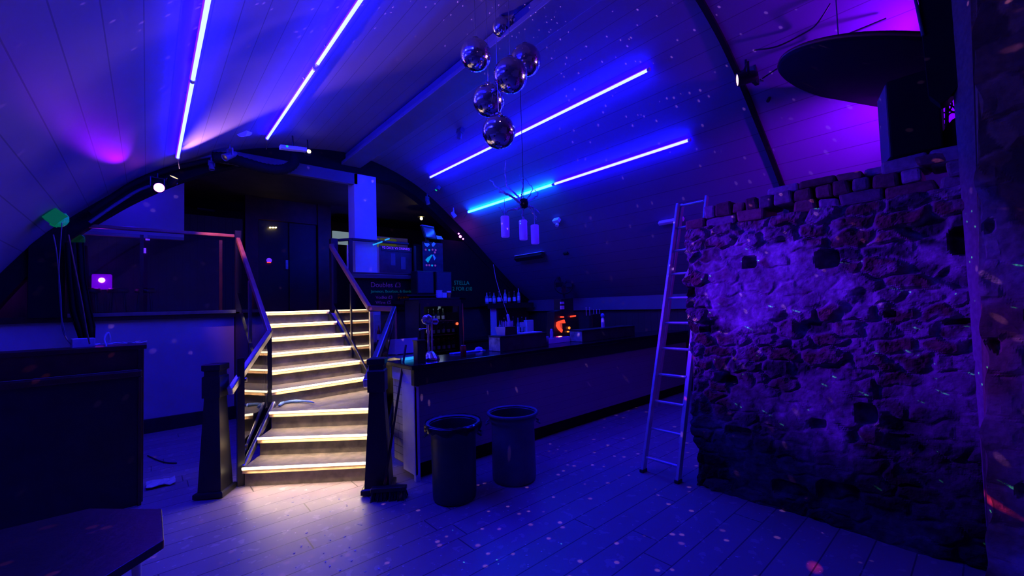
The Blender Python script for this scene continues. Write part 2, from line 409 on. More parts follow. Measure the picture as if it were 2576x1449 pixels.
MB().box((2.40, 10.64, 2.65), (2.45, 10.70, 2.86)).build('door_handle', 'steel', dob)

struct('wall_blue_room', box((3.9, 10.9, 2.4), (5.6, 11.0, 3.65)), 'pale_paint', 'pale wall behind the right part of the mezzanine')
# black partition on the bar side
bp = MB(); bp.extr([(4.22, YE-.10, 1.60), (7.44, YE-.10, 1.70), (7.15, YE-.10, 1.98), (6.15, YE-.10, 3.14), (4.86, YE-.10, 3.16), (4.86, YE-.10, 3.0), (4.22, YE-.10, 3.0)], (0, .07, 0))
struct('wall_black_screen', bp, 'black_matte', 'black partition above the back bar')
# square pillar
struct('trim_6', box((2.93, YE-.2, 2.33), (3.36, YE+.12, 4.24)), 'pale_paint', 'square painted pillar at the mezzanine edge', .006)
struct('trim_7', box((2.86, YE-.2, 2.26), (4.15, YE+.08, 2.33)), 'ridge_paint', 'ledge at the foot of the pillar', .006)
struct('wall_parapet', box((2.90, YE-.10, 1.64), (4.2, YE+.02, 2.26)), 'black_paint', 'black parapet under the pillar ledge')
struct('trim_8', box((-1.12, YE-.16, DZ), (-.80, YE+.1, 2.95)), 'black_matte', 'dark jamb at the left end of the mezzanine opening', .006)

# ------------------------------------------------------------ ruined brick wall (height field of irregular stones)
rng = np.random.default_rng(5)
def stones(u, v, U1, V1, cw=.21, ch=.105, seed=3):
    r = np.random.default_rng(seed); pts = []
    nr = int(V1/ch)+2
    for j in range(-1, nr):
        x = -cw+r.uniform(0, cw)
        while x < U1+cw:
            wdt = cw*r.uniform(.55, 1.5); pts.append((x+wdt/2, (j+.5)*ch+r.uniform(-.025, .025), r.uniform(0, 1), r.uniform(0, 1))); x += wdt
    pts = np.array(pts); asp = 2.0
    shp = u.shape; uu = u.ravel(); vv = v.ravel()
    wob = .02*np.sin(uu*17+3*np.sin(vv*11))+.012*np.sin(vv*41+uu*23)
    wob2 = .012*np.sin(vv*19+2*np.sin(uu*13))+.008*np.sin(uu*47+vv*9)
    f1 = np.full(uu.size, 9.); f2 = np.full(uu.size, 9.); id1 = np.zeros(uu.size, int)
    for k, (a, b_, _, _) in enumerate(pts):
        dd = np.sqrt(((uu+wob-a)/asp)**2+(vv+wob2-b_)**2)
        m1 = dd < f1; f2 = np.where(m1, f1, np.minimum(f2, dd)); id1 = np.where(m1, k, id1); f1 = np.where(m1, dd, f1)
    return (f2-f1).reshape(shp), pts[id1, 2].reshape(shp), pts[id1, 3].reshape(shp)
def vnoise(u, v, s, seed):
    r = np.random.default_rng(seed); G = r.uniform(-1, 1, (256, 256)); x = u*s+40; y = v*s+40
    xi = np.floor(x).astype(int); yi = np.floor(y).astype(int); fx = x-xi; fy = y-yi; fx = fx*fx*(3-2*fx); fy = fy*fy*(3-2*fy)
    g = lambda a, b_: G[a % 256, b_ % 256]
    return (g(xi, yi)*(1-fx)+g(xi+1, yi)*fx)*(1-fy)+(g(xi, yi+1)*(1-fx)+g(xi+1, yi+1)*fx)*fy
def fbm(u, v, s, seed): return vnoise(u, v, s, seed)+.5*vnoise(u, v, s*2.1, seed+1)+.25*vnoise(u, v, s*4.3, seed+2)
XB = 3.75; Y0, Y1, ZT = .02, 1.86, 2.30
nu, nv = 190, 235
uu, vv = np.meshgrid(np.linspace(0, Y1-Y0, nu), np.linspace(0, ZT, nv), indexing='ij')
edge, ra, rc = stones(uu, vv, Y1-Y0, ZT)
yy = Y0+uu
plaster = np.clip((fbm(uu, vv, 2.2, 11)+.9*np.exp(-(((yy-1.28)/.42)**2+((vv-1.75)/.42)**2))*1.6-.15)*2.2, 0, 1)
body = np.clip(edge/.035, 0, 1); body = body*body*(3-2*body)
hgt = body*(.008+.04*ra)+.011*fbm(uu, vv, 12, 21)+.004*fbm(uu, vv, 50, 31)
hgt = np.where(rc > .93, hgt-.05*body, hgt)
hgt = hgt*(1-.75*plaster)+plaster*(.03+.007*fbm(uu, vv, 6, 41))
def hole(px, py, ry, rz, dep):
    global hgt
    p = at(px, py, 0, XB); q = ((yy-p.y)/ry)**4+((vv-p.z)/rz)**4
    hgt = hgt-dep*np.clip(1.6-q*1.3, 0, 1)
for h_ in [(1887, 660, .055, .05, .12), (2082, 652, .07, .065, .13), (2448, 603, .10, .085, .16), (2240, 790, .03, .025, .06), (1772, 830, .04, .025, .07),
           (1738, 735, .04, .05, .08), (2420, 810, .08, .02, .06), (2180, 1040, .06, .07, .08), (1860, 1085, .1, .045, .07), (2060, 1065, .05, .04, .05),
           (1990, 1230, .12, .06, .06), (2110, 1240, .12, .08, .06), (1840, 960, .05, .05, .05)]: hole(*h_)
hgt[-1, :] -= .02; ends = .05*fbm(uu, vv, 5, 51)
mort = np.array([.46, .34, .44]); brick = np.array([.125, .036, .045]); stone = np.array([.16, .09, .14]); joint = np.array([.23, .16, .22]); dark = np.array([.05, .025, .05])
t = rc[..., None]
bc = np.where(t < .55, brick, np.where(t < .85, stone, dark))*(.6+.8*ra[..., None])
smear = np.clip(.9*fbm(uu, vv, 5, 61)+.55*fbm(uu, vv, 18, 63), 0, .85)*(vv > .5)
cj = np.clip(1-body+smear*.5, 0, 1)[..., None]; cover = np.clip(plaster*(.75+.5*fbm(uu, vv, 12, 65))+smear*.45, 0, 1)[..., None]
# colour darkens towards the lower courses and the right end
low_dark = np.clip((1.45-vv+.3*fbm(uu, vv, 3, 71)+.25*np.clip(1.0-yy, 0, 1))*1.0, 0, 1.05)[..., None]
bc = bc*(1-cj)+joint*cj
colr = (bc*(1-cover)+mort*cover*(.85+.3*fbm(uu, vv, 9, 81)[..., None]+.2*fbm(uu, vv, 30, 83)[..., None]))*(1-low_dark*.75)
colr = np.clip(colr, .01, 1)
YYd = yy+np.where(uu > (Y1-Y0-.12), (.05*fbm(uu*0, vv, 6, 91)-.02)*(uu-(Y1-Y0-.12))/.12, 0)
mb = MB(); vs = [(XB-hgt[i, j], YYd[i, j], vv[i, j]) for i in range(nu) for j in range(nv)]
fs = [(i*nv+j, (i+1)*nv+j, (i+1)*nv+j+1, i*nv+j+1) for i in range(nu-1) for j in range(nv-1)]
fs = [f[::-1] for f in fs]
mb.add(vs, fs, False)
# ends, top and back
base = len(mb.v); TH = .42
back = [(XB+TH, Y0, 0), (XB+TH, Y1, 0), (XB+TH, Y0, ZT), (XB+TH, Y1, ZT)]
mb.add(back, [])
k0 = base; last = (nu-1)*nv
mb.f += [(k0+1, last)+tuple(last+j for j in range(1, nv))+(k0+3,)]; mb.sm.append(False)
mb.f += [tuple(i*nv+nv-1 for i in range(nu))+(k0+3, k0+2)]; mb.sm.append(False)
mb.f += [(k0, k0+2, k0+3, k0+1)]; mb.sm.append(False)
mb.f += [(k0, )+tuple(0+j for j in range(nv-1, -1, -1))]; mb.sm.append(False)
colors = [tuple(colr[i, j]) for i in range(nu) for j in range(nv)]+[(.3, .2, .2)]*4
# loose coping courses: broken bricks standing on top
cop = MB(); ccol = []
r2 = random.Random(12)
def jbrick(y, z, wy, wz, x0, x1, jit, colr_):
    k = len(cop.v); cop.box((x0, y, z), (x1, y+wy, z+wz))
    for i in range(k, k+8):
        a = cop.v[i]; cop.v[i] = (a[0]+r2.uniform(-jit, jit), a[1]+r2.uniform(-jit, jit)*.7, a[2]+r2.uniform(-jit, jit)*.6)
        ccol.append(colr_)
for crs, (z, hh, stop) in enumerate([(ZT-.01, .085, Y1-.02), (ZT+.07, .10, 1.60), (ZT+.165, .06, 1.05), (ZT+.16, .09, .42)]):
    y = Y0
    while y < stop:
        wy = r2.uniform(.10, .27) if crs != 1 else r2.uniform(.09, .15)
        if r2.random() > (.04, .1, .2, .08)[crs]:
            q = r2.uniform(1.0, 1.9); cc = random.choice([(.16*q, .06*q, .07*q), (.16*q, .10*q, .14*q), (.22*q, .14*q, .20*q)])
            jbrick(y, z, wy-.012, hh*r2.uniform(.85, 1.12), XB-r2.uniform(0, .04), XB+.3, .016, cc)
        y += wy
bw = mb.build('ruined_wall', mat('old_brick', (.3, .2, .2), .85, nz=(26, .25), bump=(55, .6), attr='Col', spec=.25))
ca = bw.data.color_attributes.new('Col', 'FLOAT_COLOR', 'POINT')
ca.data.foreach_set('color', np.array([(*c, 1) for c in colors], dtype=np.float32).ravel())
co = cop.build('coping_bricks', MATS['old_brick'], bw, .018)
ca = co.data.color_attributes.new('Col', 'FLOAT_COLOR', 'POINT')
ca.data.foreach_set('color', np.array([(*c, 1) for c in ccol], dtype=np.float32).ravel())
tag(bw, 'freestanding ruined wall of old brick and rubble, patched with crumbling mortar', 'brick wall')

# ------------------------------------------------------------ plastered stone column close to the viewer, right edge
nu2, nv2 = 110, 320
XC = 3.42
u2, v2 = np.meshgrid(np.linspace(0, 1.0, nu2), np.linspace(0, 3.9, nv2), indexing='ij')
e2, a2, c2 = stones(u2, v2, 1.0, 3.9, .3, .2, 9)
pl = np.clip(.8+.9*fbm(u2, v2, 2.0, 13)-1.4*np.clip((v2-2.05)*1.1+(u2-.12)*3.5+.5*fbm(u2, v2, 3, 15), 0, 1), 0, 1)
h2 = (1-pl)*(np.clip(e2/.05, 0, 1)*.03*a2)+pl*.03+.006*fbm(u2, v2, 9, 17)
for (cy, cz) in ((.165, 1.53), (.04, 1.36), (.03, 2.0), (.12, .62)): h2 = h2-.05*np.clip(1.5-((u2-cy)/.02)**2-((v2-cz)/.035)**2, 0, 1)
col2 = (np.array([.50, .40, .50])*pl[..., None]+np.array([.30, .17, .10])*(1-pl[..., None])*(.5+a2[..., None]))*(.85+.2*fbm(u2, v2, 6, 19)[..., None])
YC = .10
def CE(z): return -.036*z
mb = MB(); vs = [(XC-h2[i, j], YC-u2[i, j]+CE(v2[i, j])+(.012*math.sin(v2[i, j]*9)+.01*math.sin(v2[i, j]*23) if i < 6 else 0), v2[i, j]) for i in range(nu2) for j in range(nv2)]
mb.add(vs, [(i*nv2+j, (i+1)*nv2+j, (i+1)*nv2+j+1, i*nv2+j+1) for i in range(nu2-1) for j in range(nv2-1)])
k0 = len(mb.v); mb.add([(XC+.3, YC-1, 0), (XC+.3, YC, 0), (XC+.3, YC, 3.9), (XC+.3, YC-1, 3.9)], [(0, 1, 2, 3)])
mb.f += [tuple(j for j in range(nv2))+(k0+2, k0+1)]; mb.sm.append(False)
mb.f += [tuple(i*nv2+nv2-1 for i in range(nu2))+(k0+3, k0+2)]; mb.sm.append(False)
col_ob = mb.build('stone_column', mat('rough_plaster', (.3, .2, .3), .85, nz=(30, .2), bump=(40, .5), attr='Col', spec=.2))
ca = col_ob.data.color_attributes.new('Col', 'FLOAT_COLOR', 'POINT')
cl = [tuple(np.clip(col2[i, j], .01, 1)) for i in range(nu2) for j in range(nv2)]+[(.2, .15, .2)]*4
ca.data.foreach_set('color', np.array([(*c, 1) for c in cl], dtype=np.float32).ravel())
tag(col_ob, 'rough plastered stone column at the right edge, brown rubble showing near its top', 'column')
# ============================================================ STAIRS
RISE = .185
STEPW = 2.6
L1, R1 = (.715, 4.80), (1.70, 4.02)
L2, R2 = (.890, 5.07), (1.82, 4.28)
L3, R3 = (1.05, 5.34), (1.97, 4.60)
stair = thing('staircase', 'turning staircase with glowing warm light strips on its nine step edges', 'staircase', (1.6, 6.0, 0))
def lerp(a, b, t): return (a[0]+(b[0]-a[0])*t, a[1]+(b[1]-a[1])*t)
polys = []
def back(L, R, d=.32):
    n = Vector((-(L[1]-R[1]), (L[0]-R[0]))).normalized()
    if n.y < 0: n = -n
    return n*d
n1 = back(L1, R1)
polys.append([L1, R1, (R2[0]+.02, R2[1]+.03), (L2[0]+.02, L2[1]+.03)])
polys.append([L2, R2, (R3[0]+.02, R3[1]+.03), (L3[0]+.02, L3[1]+.03)])
polys.append([L3, R3, (2.36, 5.66), (2.36, 5.80), (1.1, 5.72), (1.1, 5.60)])
YS = [5.63, 6.01, 6.37, 6.72, 7.09, 7.46]
for i, y in enumerate(YS):
    y2 = YS[i+1]+.05 if i < 5 else YE+.0
    polys.append([(1.10, y), (2.36, y+.10), (2.36, y2+.1 if i < 5 else y2), (1.10, y2)])
for i, pl_ in enumerate(polys):
    z0 = 0 if i < 3 else max(0, (i-2)*RISE-.2)
    z = (i+1)*RISE
    st = MB().prism(pl_, 0 if i < 3 else 0, z-.035).build('step', 'step_wood', stair)
    a, b = Vector((*pl_[0], 0)), Vector((*pl_[1], 0)); dr = (b-a).normalized(); nr = Vector((dr.y, -dr.x, 0))
    if nr.y > 0: nr = -nr
    tp = [(Vector((*q, 0))+(nr*.025 if k < 2 else Vector())) for k, q in enumerate(pl_)]
    MB().prism([(q.x, q.y) for q in tp], z-.035, z).build('tread', 'step_wood', st)
    MB().bar(a+nr*.032+Vector((0, 0, z-.026)), b+nr*.032+Vector((0, 0, z-.026)), .022, .05).build('nosing', 'nosing_wood', st)
    s0, s1 = (.0, .93) if i == 0 else (.0, 1.)
    s = MB().bar(a.lerp(b, s0)+nr*.044+Vector((0, 0, z-.004)), a.lerp(b, s1)+nr*.044+Vector((0, 0, z-.004)), .012, .022).build('light_strip', 'led_strip', st)
    al = bpy.data.lights.new('step_light', 'AREA'); al.shape = 'RECTANGLE'; al.size = (b-a).length*.92; al.size_y = .012; al.color = (1, .72, .42); al.energy = STEPW*(1.5 if i == 0 else 1.25); al.spread = math.radians(140)
    ao = bpy.data.objects.new('step_light', al); COL.objects.link(ao)
    zv = -(nr*(.5 if i == 0 else .15)+Vector((0, 0, -1))).normalized(); xv = dr; yv = zv.cross(xv)
    ao.matrix_world = Matrix.Translation((a+b)/2+nr*.056+Vector((0, 0, z-.016))) @ Matrix((xv, yv, zv)).transposed().to_4x4()
MB().box((2.36, 5.66, 0), (2.40, YE-.03, .3)).extr([(2.36, 5.66, .0), (2.36, YE-.03, 0), (2.36, YE-.03, 1.66), (2.36, 7.6, 1.66), (2.36, 5.66, .62)], (.04, 0, 0)).build('side_panel', 'black_paint', stair)
MB().extr([(1.06, 5.66, .0), (1.06, YE-.03, 0), (1.06, YE-.03, 1.66), (1.06, 7.5, 1.66), (1.06, 5.66, .60)], (.04, 0, 0)).build('side_panel', 'black_paint', stair)

def newel(x, y, top, wb, wt, name_lab, yaw):
    t = thing('newel_post', name_lab, 'post', (x, y, 0), 'tapered newel posts at the foot of the stairs')
    c, s = math.cos(yaw), math.sin(yaw)
    def sq(w, z): return [(x+(i*c-j*s)*w/2, y+(i*s+j*c)*w/2, z) for i, j in ((-1,-1),(1,-1),(1,1),(-1,1))]
    def fr(levels):
        m = MB(); vs = []; fs = []
        for w_, z_ in levels: vs += sq(w_, z_)
        for l in range(len(levels)-1):
            for k in range(4): fs.append((l*4+k, l*4+(k+1) % 4, (l+1)*4+(k+1) % 4, (l+1)*4+k))
        n = len(levels)*4; fs += [(3, 2, 1, 0), (n-4, n-3, n-2, n-1)]
        return m.add(vs, fs)
    fr([(wb+.05, .012), (wb+.05, .05), (wb+.02, .06)]).build('base_plate', 'black_paint', t)
    fr([(wb, .05), (wt, top-.30), (wt*.98, top-.29)]).build('shaft', 'black_paint', t, .004)
    fr([(wt+.025, top-.30), (wt+.025, top-.11), (wt, top-.10), (wt, top-.06), (wt+.03, top-.05), (wt+.03, top), (wt-.01, top+.005)]).build('cap', 'black_paint', t, .003)
    return t
newel(.485, 4.80, 1.19, .20, .13, 'black tapered newel post at the left foot of the stairs', -.60)
newel(1.62, 3.80, 1.20, .22, .13, 'black tapered newel post at the right foot of the stairs, before the bar', -.60)

HZ = .92
lb = thing('left_balustrade', 'glass balustrade with copper coloured wooden handrail left of the stairs', 'balustrade', (1.08, 6.8, 0)); lb.name = 'stair_balustrade'
pT = at(598, 600, 1, 7.98); pM = at(678, 838, 0, 1.09); pB = at(578, 985, 1, 4.70)
def rail(par, pts, w_=.055, h_=.075, m='rail_wood', name='handrail'):
    return MB().tube(pts, w_*.5, 10).build(name, m, par) if False else _rail(par, pts, w_, h_, m, name)
def _rail(par, pts, w_, h_, m, name):
    mb = MB()
    for a, b_ in zip(pts, pts[1:]): mb.bar(a, b_, w_, h_)
    return mb.build(name, m, par, .012)
rail(lb, [pT, pM]); rail(lb, [pM, pB], m='steel')
def glass(par, pts, thick=.012, nrm=(1, 0, 0)):
    n = Vector(nrm).normalized()*thick
    return MB().extr(pts, n).build('glass_panel', 'clear_glass', par)
# upper-flight glass: three panes between posts
def zline(y, ya, za, yb, zb): return za+(zb-za)*(y-ya)/(yb-ya)
for y0, y1 in ((5.72, 6.78), (6.84, 7.9)):
    for par_x in (1.08,):
        lo0 = zline(y0, 5.63, .62, 7.46, 1.72); lo1 = zline(y1, 5.63, .62, 7.46, 1.72)
        hi0 = zline(y0, pM.y, pM.z-.05, pT.y, pT.z-.05); hi1 = zline(y1, pM.y, pM.z-.05, pT.y, pT.z-.05)
        glass(lb, [(par_x, y0, lo0), (par_x, y1, lo1), (par_x, y1, hi1), (par_x, y0, hi0)])
MB().box((1.06, 5.60, .55), (1.11, 5.66, pM.z-.02)).build('corner_post', 'black_paint', lb)
MB().box((1.06, 6.78, .9), (1.10, 6.83, zline(6.8, pM.y, pM.z, pT.y, pT.z)-.03)).build('post', 'steel', lb)
MB().box((1.06, 7.92, 1.66), (1.14, 8.0, pT.z+.12)).build('top_post', 'black_paint', lb)
# lower flight glass between foot post and corner post
fp = Vector((.69, 4.86, 0)); cp = Vector((1.07, 5.60, 0))
MB().box((fp.x-.03, fp.y-.03, 0), (fp.x+.03, fp.y+.03, 1.22)).build('foot_post', 'black_paint', lb)
for a, b_ in ((.06, .94),):
    A = fp.lerp(cp, a); B = fp.lerp(cp, b_); d_ = (B-A).normalized(); nn = (d_.y, -d_.x, 0)
    glass(lb, [A+Vector((0, 0, .16)), B+Vector((0, 0, .55)), B+Vector((0, 0, 1.36)), A+Vector((0, 0, 1.05))], .012, nn)
bB = at(612, 1178, 1, 4.83); bT = at(690, 1015, 1, 5.56)
rail(lb, [bT, bB], .04, .07, 'steel', 'lower_rail')
for zz in (.35, .75, 1.0):
    q = fp+Vector((.03, .03, zz)); MB().lathe([(.022, 0), (.022, .03)], q, 12, (1, -.5, 0)).build('glass_clamp', 'chrome', lb)

rbal = thing('stair_balustrade', 'glass balustrade with dark handrail right of the stairs, nearest the bar', 'balustrade', (2.36, 6.2, 0))
qT = at(832, 618, 0, 2.34); qM = at(929, 775, 0, 2.34); qC = Vector((2.66, 5.62, 1.655)); qB = at(921, 966, 1, 3.86)
rail(rbal, [qT, qM], m='rail_wood'); rail(rbal, [qM, qC]); rail(rbal, [qC, qB], .06, .085, m='steel')
lT = at(845, 781, 0, 2.34); lM = at(937, 962, 0, 2.34)
rail(rbal, [lT, lM], .04, .085, 'black_paint', 'lower_rail')
for y0, y1 in ((5.75, 6.38), (6.44, 7.2)):
    lo0 = zline(y0, lM.y, lM.z, lT.y, lT.z)+.05; lo1 = zline(y1, lM.y, lM.z, lT.y, lT.z)+.05
    hi0 = zline(y0, qM.y, qM.z, qT.y, qT.z)-.05; hi1 = zline(y1, qM.y, qM.z, qT.y, qT.z)-.05
    glass(rbal, [(2.335, y0, lo0), (2.335, y1, lo1), (2.335, y1, hi1), (2.335, y0, hi0)])
MB().box((2.325, 6.385, .95), (2.355, 6.43, 2.06)).build('post', 'black_paint', rbal)
MB().box((2.33, 5.68, .56), (2.375, 5.725, 1.63)).build('post', 'steel', rbal)
MB().lathe([(.024, 0), (.024, 1.02)], (2.66, 5.60, .60), 12).build('corner_post', 'steel', rbal)
MB().box((2.60, 5.52, .0), (2.72, 5.66, .60)).build('corner_base', 'black_paint', rbal)
glass(rbal, [(2.39, 5.69, .62), (2.62, 5.62, .62), (2.62, 5.62, 1.58), (2.39, 5.69, 1.58)], .012, (0, -1, 0))
a_ = Vector((1.74, 3.98, .30)); b_ = Vector((2.60, 5.50, .60))
glass(rbal, [a_, b_, b_+Vector((0, 0, .98)), Vector((1.76, 4.02, .95))], .012, (1, -.55, 0))
MB().bar(a_-Vector((0, 0, .02)), b_-Vector((0, 0, .02)), .04, .09).build('lower_rail', 'black_paint', rbal)
MB().box((2.52, 7.86, 1.67), (2.64, 7.98, 2.98)).build('top_post', 'black_paint', rbal)
_rail(rbal, [qT, Vector((2.58, 7.92, 2.86))], .05, .06, 'rail_wood', 'handrail')

# mezzanine railing left
mr = thing('mezzanine_railing', 'glass railing with copper toned handrail along the left mezzanine edge', 'railing', (0, 7.98, DZ))
_rail(mr, [at(178, 565, 1, 7.93), at(590, 594, 1, 7.93)], .06, .05, 'rail_wood', 'handrail')
for px in (357, 555):
    b0 = at(px, 790, 1, 7.93); t0 = at(px, 575+ (px-178)*.07, 1, 7.93)
    MB().box((t0.x-.02, 7.91, DZ), (t0.x+.02, 7.95, t0.z-.02)).build('post', 'dark_wood', mr)
for x0, x1 in ((-.76, -.07), (-.0, .88)):
    MB().box((x0, 7.925, DZ+.06), (x1, 7.937, 2.82)).build('glass_panel', 'clear_glass', mr)
MB().box((-.78, 7.90, DZ), (1.06, 7.96, DZ+.05)).build('bottom_rail', 'steel', mr)
# railing right of the stairs, in front of pillar
mr2 = thing('mezzanine_railing', 'dark railing curving past the painted pillar on the mezzanine', 'railing', (3.4, 7.7, DZ))
_rail(mr2, [Vector((2.66, 7.92, 2.96)), at(885, 602, 1, 7.72), at(1028, 614, 1, 7.72)], .05, .05, 'black_paint', 'handrail')
MB().box((2.78, 7.70, 2.33), (2.85, 7.74, 2.96)).build('post', 'black_paint', mr2)
MB().box((4.10, 7.70, 2.33), (4.14, 7.74, 2.93)).build('post', 'black_paint', mr2)
MB().box((2.78, 7.72, 2.33), (4.14, 7.74, 2.36)).build('bottom_rail', 'black_paint', mr2)

# ============================================================ BAR
BT = 1.11
bar = thing('bar_counter', 'long bar counter with black top and grey painted panel front', 'bar counter', (4.6, 3.9, 0))
MB().box((1.90, 3.66, BT-.045), (7.40, 4.22, BT)).build('worktop', 'black_gloss', bar, .006)
MB().box((1.93, 3.68, BT-.20), (7.40, 3.74, BT-.046)).build('fascia', 'black_paint', bar, .003)
MB().box((2.0, 3.72, .16), (7.40, 3.76, BT-.2)).build('front_panel', 'panel_boards', bar)
MB().box((2.04, 3.78, 0), (7.40, 3.80, .16)).build('kickboard', 'black_matte', bar)
MB().box((1.935, 3.70, .06), (1.965, 3.95, BT-.18)).build('end_panel', 'white_paint', bar, .004)
MB().box((1.94, 3.70, .0), (1.99, 3.74, .9)).build('corner_trim', 'white_paint', bar, .003)
MB().box((1.96, 3.955, .10), (1.99, 4.20, BT-.18)).build('tiled_end', 'tile_panel', bar)
MB().box((1.94, 3.70, BT-.18), (1.98, 4.18, BT-.047)).build('end_rail', 'white_paint', bar, .003)
MB().box((2.1, 4.16, .0), (7.40, 4.20, BT-.25)).build('rear_panel', 'black_matte', bar)
# raised servery ledge behind with lit gantry gap
gl = tag(MB().bar(at(1012, 904, 2, BT+.015), at(1046, 899, 2, BT+.015), .02, .028).build('bar_light', 'cyan_glow'), 'short glowing cyan light on the left end of the bar top', 'light')
pb = MB(); pa = at(1056, 912, 2, BT)
pst = thing('counter_post', 'black square post standing on the left end of the bar top', 'post', (pa.x, pa.y, BT))
MB().box((pa.x-.045, pa.y-.045, BT), (pa.x+.045, pa.y+.045, BT+.21)).build('box_body', 'black_paint', pst, .004)
MB().box((pa.x-.052, pa.y-.052, BT+.21), (pa.x+.052, pa.y+.052, BT+.225)).build('cap', 'black_paint', pst, .003)
# ---- things on the bar
q = at(1083, 905, 2, BT)
tap = thing('beer_tap', 'tall chrome beer font with round head and pump clip on the bar top', 'beer tap', (q.x, q.y, BT))
MB().lathe([(.095, 0), (.10, .012), (.085, .03), (.06, .06), (.035, .085), (.02, .09)], (q.x, q.y, BT), 24).build('base', 'chrome', tap)
for dx in (-.018, .02): MB().lathe([(.011, .08), (.011, .40)], (q.x+dx*.75, q.y-dx*.65, BT), 12).build('column', 'chrome', tap)
ux = Vector((.7537, -.657, 0))
hc = Vector((q.x, q.y, BT+.42))-ux*.025
MB().lathe([(.0, -.03), (.045, -.028), (.058, -.01), (.058, .01), (.045, .028), (0, .03)], hc, 24, (-.657, -.7537, 0)).build('head', 'chrome', tap)
MB().tube([hc+Vector((0, 0, -.04)), hc+Vector((0, 0, -.10)), hc+Vector((0, 0, -.14))-ux*.01], [.012, .01, .008], 10).build('spout', 'chrome', tap)
MB().tube([hc+Vector((0, 0, -.09)), hc-ux*.075+Vector((0, 0, -.10))], .007, 8).lathe([(0, -.012), (.014, -.006), (.014, .006), (0, .012)], hc-ux*.08+Vector((0, 0, -.10)), 12, tuple(ux)).build('lever', 'chrome', tap)
clip = hc+ux*.085+Vector((0, 0, -.02))
MB().lathe([(.0, -.006), (.036, -.006), (.036, .006), (0, .006)], clip, 6, (-.657, -.7537, 0), False).build('pump_clip', 'white_paint', tap)
MB().obox(clip+Vector((-.005, -.006, 0)), ux*.024, Vector((-.657, -.7537, 0))*.004, Vector((0, 0, .011))).build('badge', 'red_can', tap)
def can(x, y, z, label):
    t = thing('drink_can', label, 'can', (x, y, z))
    MB().lathe([(.024, 0), (.033, .008), (.033, .104), (.027, .118)], (x, y, z), 20).build('body', 'red_can', t)
    MB().lathe([(.027, .118), (.028, .122), (.024, .122), (.024, .118), (0, .118)], (x, y, z), 20).build('lid', 'chrome', t); return t
q = at(1166, 896, 2, BT); can(q.x, q.y, BT, 'red metal drink can standing on the bar top')
MB2 = MB().box((2.66, 4.10, BT+.001), (3.12, 4.2, BT+.014)); tag(MB2.build('bar_mat', 'cloth_blue', None, .003), 'narrow blue lit bar mat along the back of the bar top, by the red can', 'bar mat')
q = at(1201, 882, 2, BT); tag(MB().lathe([(.0, 0), (.05, 0), (.055, .012), (.035, .04), (0, .05)], (q.x, q.y-.03, BT+.002), 10).build('bar_cloth', 'tissue'), 'crumpled pale cloth on the bar top, left of the first green crate', 'cloth')
def crate(x0, x1, y0, y1, h, lab):
    t = thing('crate', lab, 'crate', ((x0+x1)/2, (y0+y1)/2, BT), 'green crates on the bar top')
    MB().box((x0, y0, BT), (x1, y1, BT+h-.012)).build('crate_body', 'crate_side', t, .004)
    MB().box((x0-.004, y0+.01, BT+.005), (x0, y1-.01, BT+h-.02)).build('end_face', 'crate_lit_end', t)
    MB().box((x0-.008, y0-.008, BT+h-.012), (x1+.008, y1+.008, BT+h)).build('rim', 'crate_side', t, .003); return t
crate(3.16, 3.93, 3.86, 4.09, .185, 'mottled green crate on the bar carrying the box of straws')
crate(4.64, 5.95, 3.84, 4.08, .165, 'long mottled green crate at the far end of the bar, below the spray bottle')
# straw box on crate
cz = BT+.185
sb = thing('straw_box', 'small cream cardboard box filled with straws on the first green crate', 'box', (3.33, 3.97, cz))
MB().extr([(3.26, 3.90, cz), (3.26, 4.05, cz), (3.25, 4.07, cz+.10), (3.25, 3.88, cz+.10)], (.008, 0, 0)).build('end_panel', 'cream_card', sb)
m_ = MB(); m_.box((3.268, 3.90, cz), (3.46, 3.908, cz+.10)); m_.box((3.268, 4.04, cz), (3.46, 4.048, cz+.10)); m_.box((3.452, 3.908, cz), (3.46, 4.04, cz+.10)); m_.box((3.268, 3.908, cz), (3.452, 4.04, cz+.005))
m_.build('box_sides', 'black_plastic', sb)
for k in range(22):
    a = random.uniform(-.02, .02); x = 3.29+.15*((k*7) % 22)/22; y = 3.93+.08*((k*5) % 9)/9
    MB().tube([(x, y, cz+.006), (x+a*.6, y+a*.3, cz+.165+random.uniform(-.01, .012))], .0035, 6).build('straw', 'lamp_shade_paper', sb)
tag(MB().box((3.55, 3.90, cz+.001), (3.90, 4.05, cz+.008)).build('paper_sheet', 'lamp_shade_paper'), 'pale sheet lying on the crate behind the straw box', 'paper')
# hanging cord with bulb holder
pc = thing('hanging_cable', 'thin pale cable hanging down behind the straw box with a pale plug end', 'cable', tuple(at(1280, 808, 1, 4.6)))
MB().tube([at(1241, 665, 1, 4.6), at(1247, 700, 1, 4.6), at(1257, 735, 1, 4.6), at(1268, 765, 1, 4.6), at(1277, 792, 1, 4.6)], .0035, 6).build('cord', 'lamp_shade_paper', pc)
MB().tube([at(1277, 791, 1, 4.6), at(1280, 808, 1, 4.6)], [.018, .022], 12).build('plug', 'lamp_shade_paper', pc)
